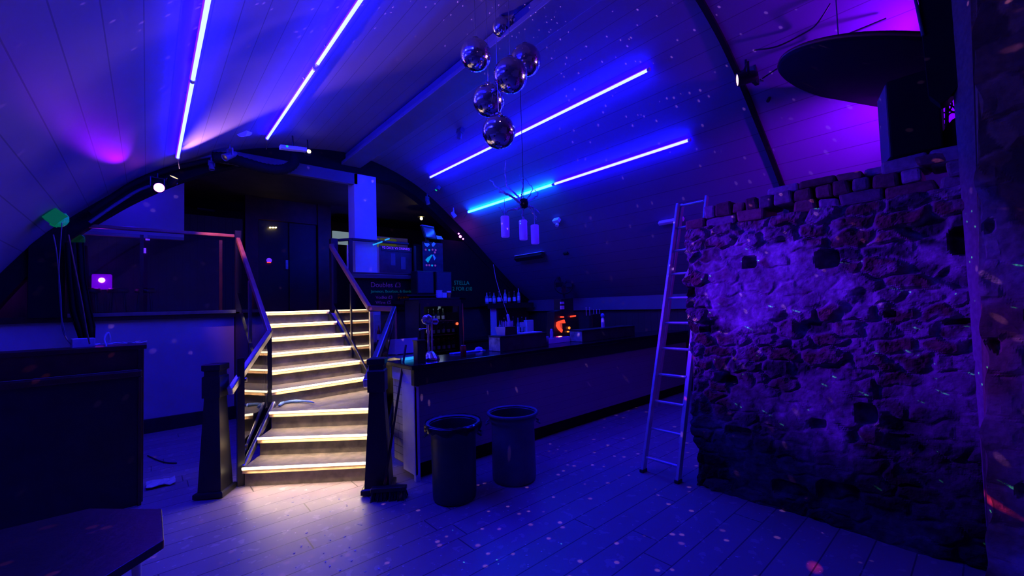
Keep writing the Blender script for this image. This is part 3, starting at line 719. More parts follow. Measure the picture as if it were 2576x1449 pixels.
# ice tray / lit bottle rail between crates
q0 = at(1362, 856, 2, BT)
it = thing('garnish_tray', 'long translucent garnish tray glowing blue between the two green crates', 'tray', (4.3, 4.1, BT))
MB().box((4.06, 4.04, BT+.001), (4.60, 4.18, BT+.012)).box((4.06, 4.04, BT+.012), (4.60, 4.05, BT+.075)).box((4.06, 4.17, BT+.012), (4.60, 4.18, BT+.075)).box((4.06, 4.05, BT+.012), (4.07, 4.17, BT+.075)).box((4.59, 4.05, BT+.012), (4.60, 4.17, BT+.075)).build('tray', 'lamp_shade_paper', it, .003)
MB().box((4.12, 4.045, BT+.075), (4.54, 4.175, BT+.081)).build('lid', 'clear_bottle', it, .002)
# ---- glass bottles (prototype + copies)
def bottle(name, x, y, z, h, r, m, label, grp, band='label_paper', cap='steel'):
    t = thing(name, label, 'bottle', (x, y, z), grp)
    MB().lathe([(r*.9, 0), (r, .01), (r, h*.58), (r*.8, h*.66), (r*.36, h*.76), (r*.33, h*.95)], (x, y, z), 14).build('bottle_glass', m, t)
    MB().lathe([(r*1.015, h*.15), (r*1.015, h*.48)], (x, y, z), 14).build('label_band', band, t)
    MB().lathe([(r*.4, h*.94), (r*.4, h)], (x, y, z), 10).build('cap', cap, t); return t
# back bar
bb = thing('back_bar', 'black back bar unit with open bottle shelves under the black partition', 'back bar', (6.6, 7.65, 0))
MB().box((4.9, 7.30, 0), (7.40, 7.84, .92)).build('cabinet', 'black_paint', bb, .004)
MB().box((4.86, 7.26, .92), (7.42, 7.85, .96)).build('worktop', 'black_gloss', bb, .004)
MB().box((5.85, 7.55, 1.68), (7.28, 7.85, 1.72)).build('shelf', 'black_paint', bb, .003)
MB().box((5.85, 7.55, 1.60), (7.28, 7.58, 1.68)).build('shelf_lip', 'black_paint', bb, .003)
MB().box((6.15, 7.6, .96), (6.18, 7.85, 1.68)).build('divider', 'black_paint', bb)
names = ['clear', 'dark', 'clear', 'dark', 'clear', 'amber', 'dark', 'clear']
mm = {'clear': 'clear_bottle', 'dark': 'dark_glass', 'amber': 'amber_glass'}
xs = [1225, 1233, 1243, 1256, 1271, 1281, 1294, 1305]; hs = [.25, .26, .25, .28, .32, .27, .29, .36]
pos = ['leftmost bottle', 'second bottle from the left', 'third bottle from the left', 'wide labelled bottle', 'tall pale labelled bottle', 'unlit brown bottle', 'dark bottle', 'tallest bottle, at the right end,']
for i, px in enumerate(xs):
    q = at(px, 757, 1, 7.64)
    bottle('liquor_bottle', q.x, 7.64, 1.72, hs[i], .042 if i != 3 else .055, mm[names[i]], pos[i]+' on the upper back bar shelf', 'bottles on the upper back bar shelf')
desc = ['clear bottle at the left end', 'clear bottle with bright cap second from left', 'slim dark bottle', 'dark bottle with pourer in the middle', 'pale capped bottle right of the middle', 'bright capped bottle near the right end', 'last bottle at the right end']
for i, px in enumerate([1256, 1267, 1279, 1290, 1302, 1312, 1322]):
    q = at(px, 840, 1, 7.55)
    bottle('liquor_bottle', q.x, 7.52, .96, [.36, .42, .33, .44, .40, .42, .41][i], .04, ['clear_bottle', 'dark_glass'][i % 2], desc[i]+' of the lower back bar row', 'bottles on the back bar worktop')
a0 = at(1219, 770, 1, 7.7)
tag(MB().box((5.98, 7.62, .96), (6.14, 7.66, 1.60)).build('menu_board', 'lamp_shade_paper', None, .003), 'tall blank pale panel standing on the back bar left of the lower bottles', 'panel')
q = at(1330, 835, 1, 6.9)
tr = thing('paper_towels', 'large pale paper towel roll hanging pack beside the back bar bottles', 'paper towel', (q.x, 6.9, .96)); tr.location = (6.93, 7.1, 1.0)
tr['label'] = 'stack of pale paper towels on the right part of the back bar'; tr['_o'] = (6.93, 7.1, 1.0)
MB().box((6.80, 7.30, .96), (7.02, 7.42, 1.30)).build('paper_stack', 'lamp_shade_paper', tr, .01)
MB().box((6.62, 7.34, 1.14), (6.80, 7.36, 1.26)).build('loose_sheet', 'lamp_shade_paper', tr)
# fridge
fr = thing('bottle_fridge', 'tall black bottle fridge with glass door behind the beer tap', 'fridge', (3.95, 6.7, 0))
MB().box((3.52, 6.95, 0), (4.40, 7.0, 1.80)).box((3.52, 6.50, 0), (3.56, 6.95, 1.80)).box((4.36, 6.50, 0), (4.40, 6.95, 1.80)).box((3.56, 6.50, 1.72), (4.36, 6.95, 1.80)).box((3.56, 6.50, 0), (4.36, 6.95, .30)).build('cabinet', 'black_paint', fr)
dd = MB(); dd.box((3.54, 6.46, .30), (3.60, 6.49, 1.74)); dd.box((4.32, 6.46, .30), (4.38, 6.49, 1.74)); dd.box((3.6, 6.46, 1.68), (4.32, 6.49, 1.74)); dd.box((3.6, 6.46, .30), (4.32, 6.49, .36))
dr_ = dd.build('door', 'black_plastic', fr); MB().box((3.6, 6.47, .36), (4.32, 6.48, 1.68)).build('pane', 'clear_glass', dr_)
MB().box((4.385, 6.44, .6), (4.40, 6.46, 1.72)).build('handle', 'steel', dr_)
shz = [.58, .88, 1.17, 1.42]
for z in shz: MB().box((3.57, 6.56, z-.012), (4.35, 6.93, z)).build('shelf', 'steel', fr)
proto = None
cnt = 0
for r_, z in enumerate(shz):
    for k in range(7 if r_ < 3 else 5):
        x = 3.66+k*.105; lab = ['lowest', 'second', 'third', 'top'][r_]+' shelf of the tall bottle fridge'
        if proto is None:
            proto = thing('beer_bottle', 'dark beer bottle, first from the left on the '+lab, 'bottle', (x, 6.62, z), 'beer bottles in the tall fridge')
            MB().lathe([(.026, 0), (.03, .01), (.03, .12), (.013, .165), (.012, .21)], (x, 6.62, z), 10).build('bottle_glass', 'dark_glass', proto)
            MB().lathe([(.0305, .03), (.0305, .09)], (x, 6.62, z), 10).build('label_band', 'label_paper', proto)
            MB().lathe([(.014, .205), (.014, .222), (0, .223)], (x, 6.62, z), 8).build('cap', 'steel', proto)
        else: copy_tree(proto, (x, 6.62, z), 'dark beer bottle, '+['first', 'second', 'third', 'fourth', 'fifth', 'sixth', 'seventh'][k]+' from the left on the '+lab)
point('fridge_glow', (3.96, 6.52, 1.66), (.6, .7, 1), .5, .03)
# left bottle shelf seen beyond the corner post
sh = thing('drinks_shelf', 'pale backed shelf of bottles low on the wall under the chalkboard', 'shelf', (2.95, 7.9, 1.0))
MB().box((2.5, 7.90, .95), (3.45, 7.95, 1.62)).build('back_board', 'wall_paint', sh)
MB().box((2.5, 7.62, 1.0), (3.45, 7.90, 1.03)).build('shelf_board', 'black_paint', sh)
MB().box((2.5, 7.65, 0), (3.45, 7.90, 1.0)).build('cupboard', 'black_paint', sh)
for i in range(6):
    bottle('liquor_bottle', 2.58+i*.15, 7.72, 1.03, [.3, .34, .27, .36, .30, .33][i], .035, ['clear_bottle', 'dark_glass', 'amber_glass'][i % 3],
           ['first', 'second', 'third', 'fourth', 'fifth', 'last'][i]+' bottle from the left on the shelf under the chalkboard', 'bottles under the chalkboard')
# stool / sink unit behind counter left
sk = thing('ice_sink', 'pale blue lit sink unit behind the left end of the bar', 'sink', (2.68, 5.2, 0))
MB().box((2.47, 5.05, 0), (2.90, 5.40, .98)).build('cabinet', 'black_paint', sk)
MB().extr([(2.47, 5.40, 1.24), (2.90, 5.40, 1.24), (2.88, 5.38, 1.10), (2.82, 5.37, 1.04), (2.55, 5.37, 1.04), (2.49, 5.38, 1.10)], (0, .02, 0)).build('splash_panel', 'wall_paint', sk)
MB().box((2.45, 5.03, .98), (2.92, 5.42, 1.02)).build('bowl_rim', 'steel', sk, .004)
tag(MB().box((1.99, 4.05, .955), (2.03, 4.16, 1.03)).build('price_tag', 'label_paper'), 'small white card at the end of the bar by the broom handle', 'card') if False else None
# ---- back of bar: screens, shelf, cup
s3 = thing('wall_shelf', 'black shelf above the fridge with cups and papers', 'shelf', (4.3, 7.2, 1.80))
MB().box((3.62, 7.02, 1.815), (4.72, 7.40, 1.85)).build('shelf_board', 'black_paint', s3, .003)
MB().box((3.7, 7.38, 1.75), (3.74, 7.95, 1.815)).box((4.6, 7.38, 1.75), (4.64, 7.95, 1.815)).build('bracket', 'black_paint', s3)
q = at(1105, 735, 1, 7.15)
cs = thing('cup_stack', 'stack of pale plastic cups on the shelf over the fridge', 'cups', (q.x, 7.12, 1.85))
for k in range(4): MB().lathe([(.055, 0), (.065, .04)], (q.x-.02, 7.12, 1.851+k*.036), 16).build('cup', 'lamp_shade_paper', cs)
MB().box((q.x+.03, 7.08, 1.851), (q.x+.13, 7.17, 1.95)).build('napkins', 'lamp_shade_paper', cs, .006)
q = at(1127, 735, 1, 7.15)
oc = thing('beer_cup', 'plastic cup of orange beer with froth beside the pale cups', 'cup', (q.x, 7.12, 1.851))
MB().lathe([(.030, 0), (.042, .10)], (q.x, 7.12, 1.852), 16).build('beer', mat('beer', (.75, .22, .06), .2, nz=(9, .1)), oc)
MB().lathe([(.042, .10), (.045, .128), (0, .13)], (q.x, 7.12, 1.852), 16).build('froth', mat('froth', (.8, .75, .6), .8, nz=(30, .1)), oc)
def monitor(x0, x1, y, z0, z1, lab, tilt=0):
    t = thing('speaker_cabinet', lab, 'speaker', ((x0+x1)/2, y, z0), 'grey cloth speakers behind the bar')
    MB().box((x0, y, z0), (x1, y+.25, z1)).build('cabinet', 'black_paint', t, .01)
    MB().box((x0+.02, y-.012, z0+.02), (x1-.02, y, z1-.02)).build('grille', mat('grille_cloth', (.06, .05, .08), .9, nz=(60, .1)), t, .006); return t
monitor(at(1049, 700, 1, 7.44).x, at(1092, 700, 1, 7.44).x, 7.45, 1.94, 2.40, 'left of the two grey fronted speakers above the fridge shelf')
monitor(at(1097, 700, 1, 7.44).x, at(1137, 700, 1, 7.44).x, 7.45, 1.94, 2.40, 'right of the two grey fronted speakers above the fridge shelf')
MB().box((3.80, 7.46, 1.90), (4.80, 7.88, 1.935)).build('speaker_bracket', 'black_paint', s3)
# chalkboards
cb = thing('chalkboard', 'large chalkboard with pink, green and orange writing under the pillar ledge', 'chalkboard', (3.5, 7.88, 1.70))
MB().box((2.93, 7.87, 1.70), (4.12, 7.895, 2.24)).build('board', 'black_matte', cb)
textpart('Doubles £3', at(932, 722, 1, 7.86), .135, 'chalk_pink', cb)
textpart('Jameson, Bourbon, & Gordons', at(933, 736, 1, 7.86), .075, 'chalk_green', cb)
textpart('Vodka £3', at(945, 752, 1, 7.86), .09, 'chalk_pink', cb)
textpart('Rum', at(1000, 752, 1, 7.86), .13, 'chalk_orange', cb)
textpart('Wine £5', at(945, 765, 1, 7.86), .09, 'chalk_pink', cb)
cb2 = thing('chalkboard', 'chalkboard with faint green writing offering two for ten pounds', 'chalkboard', (4.9, 7.86, 1.85))
MB().box((4.66, 7.86, 1.86), (5.45, 7.885, 2.36)).build('board', 'black_matte', cb2)
textpart('STELLA', at(1142, 716, 1, 7.85), .13, 'chalk_green', cb2)
textpart('2 FOR £10', at(1138, 731, 1, 7.85), .12, 'chalk_green', cb2)
# poster w/ cocktails
po = thing('cocktail_poster', 'dark poster with blue and turquoise cocktail drawings on the black partition', 'poster', (4.5, 7.84, 2.4))
MB().box((4.37, 7.84, 2.36), (4.86, 7.86, 3.06)).build('sheet', mat('poster_paper', (.012, .035, .075), .5, nz=(8, .5)), po)
def pp(px, py): return at(px, py, 1, 7.838)
MB().extr([pp(1067, 611), pp(1078, 610), pp(1081, 616), pp(1075, 621), pp(1070, 618)], (0, .004, 0)).build('drawn_glass', 'blue_ink', po)
MB().extr([pp(1086, 614), pp(1091, 609), pp(1096, 613), pp(1091, 620), pp(1087, 620)], (0, .004, 0)).build('drawn_glass', 'blue_ink', po)
MB().extr([pp(1070, 654), pp(1076, 647), pp(1080, 645), pp(1086, 640), pp(1088, 642), pp(1083, 650), pp(1077, 661)], (0, .004, 0)).build('drawn_bottle', 'cyan_ink', po)
MB().extr([pp(1088, 641), pp(1091, 640), pp(1096, 649), pp(1093, 655)], (0, .004, 0)).build('drawn_bottle', 'blue_ink', po)
for px, py, m in ((1071, 628, 'pink_ink'), (1080, 629, 'cyan_ink'), (1088, 628, 'pink_ink'), (1096, 629, 'pink_ink'), (1094, 635, 'pink_ink'), (1073, 667, 'pink_ink'), (1080, 667, 'pink_ink'), (1087, 668, 'cyan_ink'), (1095, 668, 'pink_ink')):
    c_ = pp(px, py); MB().lathe([(.022, -.002), (.022, .002)], c_, 10, (0, 1, 0)).build('drawn_fruit', m, po)
MB().extr([pp(1095, 592), pp(1110, 594), pp(1115, 602), pp(1088, 601)], (0, .004, 0)).build('drawn_stripes', 'blue_ink', po)
# till screen on top
ts = thing('till_screen', 'tilted touch screen lit blue along its top edge above the cocktail poster', 'screen', tuple(at(1080, 600, 1, 7.6)))
c_ = at(1079, 585, 1, 7.55); tx = Vector((.95, 0, -.05))*.145; tz = Vector((-.25, .1, 1)).normalized()*.125
MB().obox(c_, tx, Vector((0, .03, 0)), tz).build('casing', 'black_plastic', ts)
MB().obox(c_+Vector((0, -.035, -.01)), tx*.8, Vector((0, .004, 0)), tz*.75).build('display', mat('dim_display', (.03, .03, .09), .1, nz=(3, .1), emit=((.06, .05, 1), .12)), ts)
MB().obox(c_+tz*1.05, tx, Vector((0, .04, 0)), tz*.06).build('top_edge', 'lamp_shade_paper', ts)
MB().box((c_.x-.03, 7.6, 3.0), (c_.x+.03, 7.66, c_.z-.05)).build('stand', 'black_plastic', ts)
# poster under rail right of pillar with title strip
p2 = thing('framed_notice', 'dark framed notice with a row of blue letters on the parapet right of the pillar', 'notice', (3.75, 7.78, 2.36))
MB().box((3.40, 7.78, 2.37), (4.08, 7.80, 2.90)).build('sheet', mat('notice_paper', (.04, .03, .04), .3, nz=(6, .5)), p2)
MB().box((3.44, 7.765, 2.80), (4.08, 7.78, 2.89)).build('header_strip', 'black_paint', p2)
textpart('VS DICE VS DRINKS', at(961, 625, 1, 7.76), .068, 'blue_sign_light', p2)
MB().box((3.62, 7.772, 2.52), (3.72, 7.779, 2.76)).box((3.84, 7.772, 2.45), (3.94, 7.779, 2.70)).build('pale_panel', 'ridge_paint', p2)
for i, (px, py) in enumerate(((944, 614), (956, 610), (974, 602))):
    c_ = at(px, py, 1, 7.66); tag(MB().obox(c_, Vector((.045, -.0, .018)), Vector((0, .01, 0)), Vector((-.004, 0, .012))).build('light_stick', 'cyan_glow'),
        ['leftmost', 'middle', 'rightmost'][i]+' of three short cyan light sticks beside the painted pillar', 'light')
# mezzanine background items
tag(MB().box((3.42, 10.55, 3.30), (4.05, 10.59, 3.62)).build('glowing_notice', 'notice_glow'), 'pale lit notice behind the pillar on the mezzanine', 'screen')  # pale sign; emission stands in for the light falling on it
tag(MB().box((4.78, 10.86, 3.34), (5.24, 10.895, 3.60)).build('lit_picture', 'screen_olive'), 'dim olive picture at the back right of the mezzanine', 'picture')
tag(MB().box((4.34, 10.86, 3.36), (4.72, 10.895, 3.58)).build('lit_picture', emis('screen_teal', (.25, .35, .3), .22)), 'dim grey green picture beside the olive one', 'picture')
c_ = at(1060, 549, 1, 9.6)
bl = thing('pendant_bulb', 'warm glowing bulb hanging from the mezzanine ceiling', 'light bulb', tuple(c_))
MB().lathe([(0, -.05), (.03, -.035), (.035, 0), (.018, .04), (.015, .06)], c_, 12).build('bulb', 'bulb_glow', bl)
MB().tube([c_+Vector((0, 0, .06)), Vector((c_.x, c_.y, 4.25))], .006, 6).build('cord', 'black_plastic', bl)
MB().lathe([(.10, .03), (.03, .09)], c_, 16).build('shade', 'black_plastic', bl)
c_ = at(256, 705, 1, 10.35)
fl = thing('reflection_lamp', 'added purple floodlight standing in for a reflection in the left railing glass', 'floodlight', (c_.x, 10.35, DZ))  # added lamp imitates a purple reflection in the railing glass
MB().box((c_.x-.13, 10.37, c_.z-.16), (c_.x+.13, 10.45, c_.z+.11)).build('housing', 'purple_glow', fl, .02)
MB().lathe([(.045, -.02), (0, -.03)], (c_.x, 10.36, c_.z), 14, (0, 1, 0)).build('lens', 'purple_lens', fl)
MB().box((c_.x-.03, 10.39, DZ), (c_.x+.03, 10.43, c_.z-.2)).build('stand', 'black_paint', fl)
point('reflection_light', (c_.x, 10.22, c_.z), (.3, 0, 1), 3.5, .05)
c_ = at(677, 655, 1, 10.69)
ds = thing('door_sensor', 'small blue and red glowing light on the mezzanine door', 'light', tuple(c_))
MB().lathe([(0, -.03), (.045, -.018), (.055, 0)], c_, 14, (0, 1, 0)).build('blue_lens', 'blue_sign_light', ds)
MB().box((c_.x-.04, 10.65, c_.z-.06), (c_.x+.03, 10.70, c_.z-.04)).build('red_lens', 'red_glow', ds)
for i, px in enumerate((683, 690, 697)):
    c_ = at(px, 570, 1, 10.5)
    tag(MB().box((c_.x-.015, 10.60, c_.z-.01), (c_.x+.015, 10.66, c_.z+.01)).build('indicator_light', 'bulb_glow'), ['left', 'middle', 'right'][i]+' of three tiny warm indicator lights above the mezzanine door', 'light')
for (px, py, r, lab) in ((373, 598, .04, 'upper'), (364, 631, .035, 'lower')):
    c_ = at(px, py, 1, 10.5); tag(MB().box((c_.x-r, 10.48, c_.z-r), (c_.x+r*.6, 10.59, c_.z+r*1.4)).build('indicator_light', 'blue_sign_light'), lab+' of two small blue lights behind the left railing', 'light')
c_ = at(518, 528, 1, 12.45); tag(MB().obox(c_, Vector((.17, 0, -.01)), Vector((0, .05, 0)), Vector((0, 0, .02))).build('strip_light', 'ridge_paint'), 'unlit strip light high on the mezzanine back wall', 'light')
# sofas dimly seen behind the left railing
for i in range(3):
    x = -.75+i*.36
    t = thing('bar_stool', ['left', 'middle', 'right'][i]+' of three low stools dimly lit behind the left railing', 'stool', (x, 10.2, DZ), 'stools behind the left railing')
    MB().lathe([(.14, .42), (.15, .46), (.13, .50), (0, .51)], (x, 10.2, DZ), 16).build('seat', 'dark_wood', t)
    for a in range(4):
        an = a*math.pi/2+.7; MB().tube([(x+.11*math.cos(an), 10.2+.11*math.sin(an), DZ+.43), (x+.15*math.cos(an), 10.2+.15*math.sin(an), DZ)], .012, 6).build('leg', 'black_paint', t)
# ============================================================ FIXTURES ON THE VAULT
def tube_light(x, z, y0, y1, m, lab, inward):
    t = thing('tube_light', lab, 'tube light', (x, (y0+y1)/2, z), 'blue tube lights on the vault')
    MB().lathe([(.017, 0), (.017, y1-y0-.06)], (x, y0+.03, z), 14, (0, 1, 0)).build('tube', m, t)
    up = Vector(inward)
    q = up.cross(Vector((0, 1, 0)))
    arc = [Vector((x, y0+.03, z))+(up*math.sin(a)+q*math.cos(a))*r for r in (.0195, .026) for a in (np.linspace(.25, math.pi-.25, 9) if r < .02 else np.linspace(math.pi-.25, .25, 9))]
    MB().extr(arc, (0, y1-y0-.06, 0)).build('halo_emitter', 'tube_back_glow_sky' if 'sky' in m else 'tube_back_glow', t)  # added emitter facing the vault, makes the blue halo purer
    for y in (y0, y1-.03): MB().lathe([(.022, 0), (.022, .03)], (x, y, z), 12, (0, 1, 0)).build('end_cap', 'lamp_shade_paper', t)
    for y in (y0+.35, y1-.35): MB().bar((x, y, z), Vector((x, y, z))+up*.045, .02, .012, (0, 1, 0)).build('clip', 'steel', t)
nrm = lambda x, z: (Vector((x, 0, z))-Vector((2.9, 0, 1.7))).normalized()
for (x, z, lab) in ((.302, 3.795, 'leftmost line'), (1.37, 4.315, 'second line from the left'), (4.19, 4.225, 'upper line right of the ridge'), (5.08, 3.645, 'lower line right of the ridge')):
    n_ = nrm(x, z)
    ya = 4.70 if x != 1.37 else 4.74
    tube_light(x, z, ya, 7.18, 'tube_glow_sky' if x == 5.08 else 'tube_glow', 'far glowing blue tube of the '+lab, n_)
    tube_light(x, z, 2.37, 4.70 if x != 1.37 else 4.67, 'tube_glow', 'near glowing blue tube of the '+lab, n_)
    MB3 = MB().tube([(x, 7.19, z), (x+.02, 7.3, z-.05), (x+.03, 7.38, z-.09)], .006, 6)
    tag(MB3.build('tube_lead', 'steel'), 'short lead at the far end of the '+lab, 'cable')
# ---- par cans
def par(loc, dr, lens, lab, r=.06, ln=.16, yoke_up=(0, 0, 1), body='black_plastic', name='spotlight'):
    loc = Vector(loc); d = Vector(dr).normalized(); t = thing(name, lab, 'spotlight', tuple(loc))
    MB().lathe([(r*.55, -ln), (r*.9, -ln*.8), (r, -.02), (r*1.08, 0), (r*1.08, .012), (r*.95, .012), (r*.95, -.01)], loc, 18, tuple(d)).build('housing', body, t)
    MB().lathe([(r*.93, .004), (0, .008)], loc, 18, tuple(d)).build('lens', lens, t)
    s = d.cross(Vector(yoke_up)).normalized(); c = loc-d*ln*.45; u = Vector(yoke_up)
    y = MB()
    y.bar(c+s*r*1.15, c+s*r*1.15+u*r*2.0, .012, .02, tuple(d)); y.bar(c-s*r*1.15, c-s*r*1.15+u*r*2.0, .012, .02, tuple(d)); y.bar(c+s*r*1.25+u*r*2.0, c-s*r*1.25+u*r*2.0, .012, .02, tuple(d))
    y.tube([c+u*r*2.0, c+u*(r*2.0+.06)], .012, 8)
    y.build('yoke', body, t); return t
p1 = at(400, 472, 1, 7.4); par(p1, (.25, -.93, -.28), 'purple_lens', 'round spotlight shining purple from the left foot of the arch', .065)
p2_ = at(437, 447, 1, 7.5); par(p2_, (.3, -.4, .75), 'amber_lens', 'small amber glowing spotlight above the purple one', .055, .12, (0, 1, 0))
p3_ = at(607, 330, 1, 6.95); par(p3_, (-.5, -.6, -.35), 'lamp_shade_paper', 'unlit pale spotlight under the second line of blue tubes', .075, .20, body='lamp_shade_paper')
p4_ = at(566, 396, 1, 7.3); par(p4_, (-.6, -.3, -.5), 'steel', 'small pale unlit spotlight below and left of the other unlit one', .05, .2, body='ridge_paint')
p5_ = at(533, 425, 1, 7.6); par(p5_, (.1, -.2, -1), 'steel', 'tiny grey spotlight hanging beneath the arch duct', .035, .1, body='ridge_paint')
c_ = at(738, 374, 1, 7.1)
lz = thing('laser_projector', 'slim pale laser projector bar near the foot of the second tube line', 'laser projector', tuple(c_))
MB().obox(c_, Vector((.19, 0, .02)), Vector((0, .05, 0)), Vector((-.002, 0, .028))).build('housing', 'lamp_shade_paper', lz, .008)
MB().lathe([(.018, 0), (0, .004)], c_+Vector((-.1, -.052, 0)), 10, (0, -1, 0)).build('green_lens', 'green_glow', lz)
MB().tube([c_+Vector((0, 0, .02)), c_+Vector((0, .05, .22))], .012, 8).build('bracket', 'black_plastic', lz)
c_ = at(777, 381, 1, 7.3)
l2 = thing('effect_light', 'small multicoloured effect light sparkling green and orange beside the laser bar', 'effect light', tuple(c_))
MB().lathe([(.05, .0), (.055, .08), (.03, .1)], c_, 14, (0, 1, 0)).build('housing', 'black_plastic', l2)
MB().lathe([(.032, -.004), (0, -.015)], c_, 12, (0, 1, 0)).build('lens', 'laser_glow', l2)
MB().tube([c_+Vector((0, .05, .05)), c_+Vector((0, .08, .22))], .01, 8).build('bracket', 'black_plastic', l2)
par(at(1857, 201, 1, 1.55), (-.52, .84, -.10), 'pink_lens', 'spotlight shining pinkish white on the dark rib of the vault', .06, .17)
rc_ = at(1900, 200, 1, 1.48)
cbx = thing('clamp_bracket', 'black clamp with dangling plug behind the rib spotlight', 'bracket', tuple(rc_))
MB().obox(rc_, Vector((.05, 0, .0)), Vector((0, .02, 0)), Vector((0, 0, .045))).obox(rc_+Vector((.02, 0, .13)), Vector((.018, 0, .006)), Vector((0, .012, 0)), Vector((-.02, 0, .1))).build('clamp', 'black_plastic', cbx, .004)
MB().tube([at(x, y, 1, 1.46) for x, y in ((1912, 200), (1930, 208), (1940, 225), (1937, 245))], .006, 6).build('cord', 'black_plastic', cbx)
MB().tube([at(1937, 243, 1, 1.46), at(1932, 254, 1, 1.46)], [.012, .018], 8).build('plug', 'black_plastic', cbx)
def on_slope(px, py, off=.05):
    """point on the vault seen at px,py, pulled inwards"""
    r = RCAM @ Vector((px-1288, -(py-724.5), -FPX)); best = None
    for i in range(len(PR)-1):
        a, b_ = Vector(PR[i]), Vector(PR[i+1]); e = b_-a; n = Vector((e.y, -e.x)); den = n.x*r.x+n.y*r.z
        if abs(den) < 1e-9: continue
        t = (n.x*(a.x-0)+n.y*(a.y-1.65))/den
        if t <= 0: continue
        p = CAMP+r*t; s_ = (Vector((p.x, p.z))-a).dot(e)/e.dot(e)
        if -.01 <= s_ <= 1.01:
            n = n.normalized(); n = n if n.dot(c0-Vector((p.x, p.z))) > 0 else -n
            return p+Vector((n.x, 0, n.y))*off, Vector((n.x, 0, n.y))
    return CAMP+r*4/FPX, Vector((0, 0, -1))
# slack cables on the purple lit bay
for k, pts in enumerate((((1900, 118), (1960, 100), (2030, 72), (2060, 40), (2090, 0)), ((1920, 190), (1985, 140), (2060, 100), (2120, 75), (2230, 38)))):
    pp_ = catmull([on_slope(x, y, .05+.05*(i % 2))[0] for i, (x, y) in enumerate(pts)], 5)
    tag(MB().tube(pp_, .007, 6).build('slack_cable', 'black_plastic'), ['upper', 'lower'][k]+' of two thin black cables slung across the purple lit bay', 'cable')
# small gadgets on right slope
def dev(px, py, hw, hh, m, name, lab, cat, off=.05):
    p, n = on_slope(px, py, off); u = Vector((0, 1, 0)); v = n.cross(u)
    t = thing(name, lab, cat, tuple(p)); MB().obox(p, u*hw, v*hh, n*off*.8).build('casing', m, t, .006)
    return t, p, n, u, v
t, p, n, u, v = dev(1403, 550, .07, .035, 'lamp_shade_paper', 'wall_light', 'small pale tilted light on the right slope of the vault', 'light')
MB().lathe([(.03, 0), (.035, .05)], p+n*.03-u*.0-v*.06*(1 if v.z > 0 else -1), 12, tuple(n)).build('lens', 'lamp_shade_paper', t)
t, p, n, u, v = dev(1335, 640, .42, .05, 'black_plastic', 'wall_heater', 'long black wall heater with blue lit top edge below the pendant lamps', 'heater', .07)
MB().obox(p+Vector((0, 0, .06))+n*.0, u*.42, Vector((.05, 0, 0)), Vector((0, 0, .006))).build('lit_top_strip', 'lamp_shade_paper', t)  # pale strip puts the lit top edge into the colour
dev(1425, 635, .05, .03, 'black_plastic', 'wall_socket', 'tiny black box on the vault right of the wall heater', 'socket', .03)
dev(1690, 552, .2, .025, 'lamp_shade_paper', 'batten_light', 'unlit pale batten light on the vault behind the ladder top', 'light', .04)
t, p, n, u, v = dev(1160, 323, .06, .04, 'ridge_paint', 'security_camera', 'pale camera on the vault left of the lowest mirror ball', 'camera', .05)
MB().lathe([(.035, 0), (.04, .08), (.03, .09)], p+n*.04, 14, tuple(n)).build('barrel', 'ridge_paint', t)
t, p, n, u, v = dev(1102, 470, .09, .03, 'ridge_paint', 'effect_light', 'pale effect light with green lens at the foot of the upper right tube line', 'light', .05)
MB().lathe([(.025, 0), (0, .006)], p+n*.042, 10, tuple(n)).build('lens', 'green_glow', t)
t, p, n, u, v = dev(122, 535, .10, .08, emis('green_dome', (.0, .30, .16), .25), 'effect_light', 'green lit dome effect light low on the left slope of the vault', 'light', .08)
MB().lathe([(.10, .02), (.09, .06), (.05, .10), (0, .115)], p, 14, tuple(n)).build('dome', mat('green_dome_glass', (.02, .25, .15), .2, nz=(30, .6), emit=((.0, .8, .35), .12)), t)
p6 = at(1077, 512, 1, 7.6); par(p6, (.1, -.3, -1), 'lamp_shade_paper', 'small pale spotlight pointing down at the right foot of the arch', .04, .14, body='ridge_paint')
p7 = at(1145, 545, 1, 7.5); par(p7, (.4, -.2, -.6), 'lamp_shade_paper', 'small pale spotlight at the far end of the lower right tube line', .045, .12, body='lamp_shade_paper')
for i, (px, py, r) in enumerate(((1154, 588, .018), (1158, 595, .03), (1165, 601, .018))):
    c_ = at(px, py, 1, 7.7); tag(MB().lathe([(0, -r), (r*.8, -r*.6), (r, 0), (r*.8, r*.6), (0, r)], c_, 10).build('fairy_light', 'purple_lens'), ['upper', 'middle and brightest', 'lower'][i]+' of three tiny purple lights above the black partition', 'light')
# flexible duct and truss along the end arch
dpts = [at(x, y, 1, 7.6) for x, y in ((535, 396), (575, 398), (625, 412), (670, 424), (712, 426), (738, 412), (744, 388))]
dp = catmull(dpts, 8); rr = [.075+(.010 if i % 2 else 0) for i in range(len(dp))]
tag(MB().tube(dp, rr, 14).build('flexible_duct', 'black_matte'), 'black flexible duct drooping under the end of the vault', 'duct')
tr_ = thing('lighting_bar', 'dark steel lighting bar following the left foot of the arch', 'lighting bar', tuple(at(300, 500, 1, 7.7)))
MB().tube(catmull([at(x, y, 1, 7.7) for x, y in ((225, 535), (290, 490), (350, 455), (430, 425), (540, 400))], 6), .035, 10).build('bar', 'black_matte', tr_)
MB().tube(catmull([at(x, y, 1, 7.62) for x, y in ((225, 560), (290, 515), (350, 478), (400, 462))], 6), .02, 8).build('stay', 'ridge_paint', tr_)
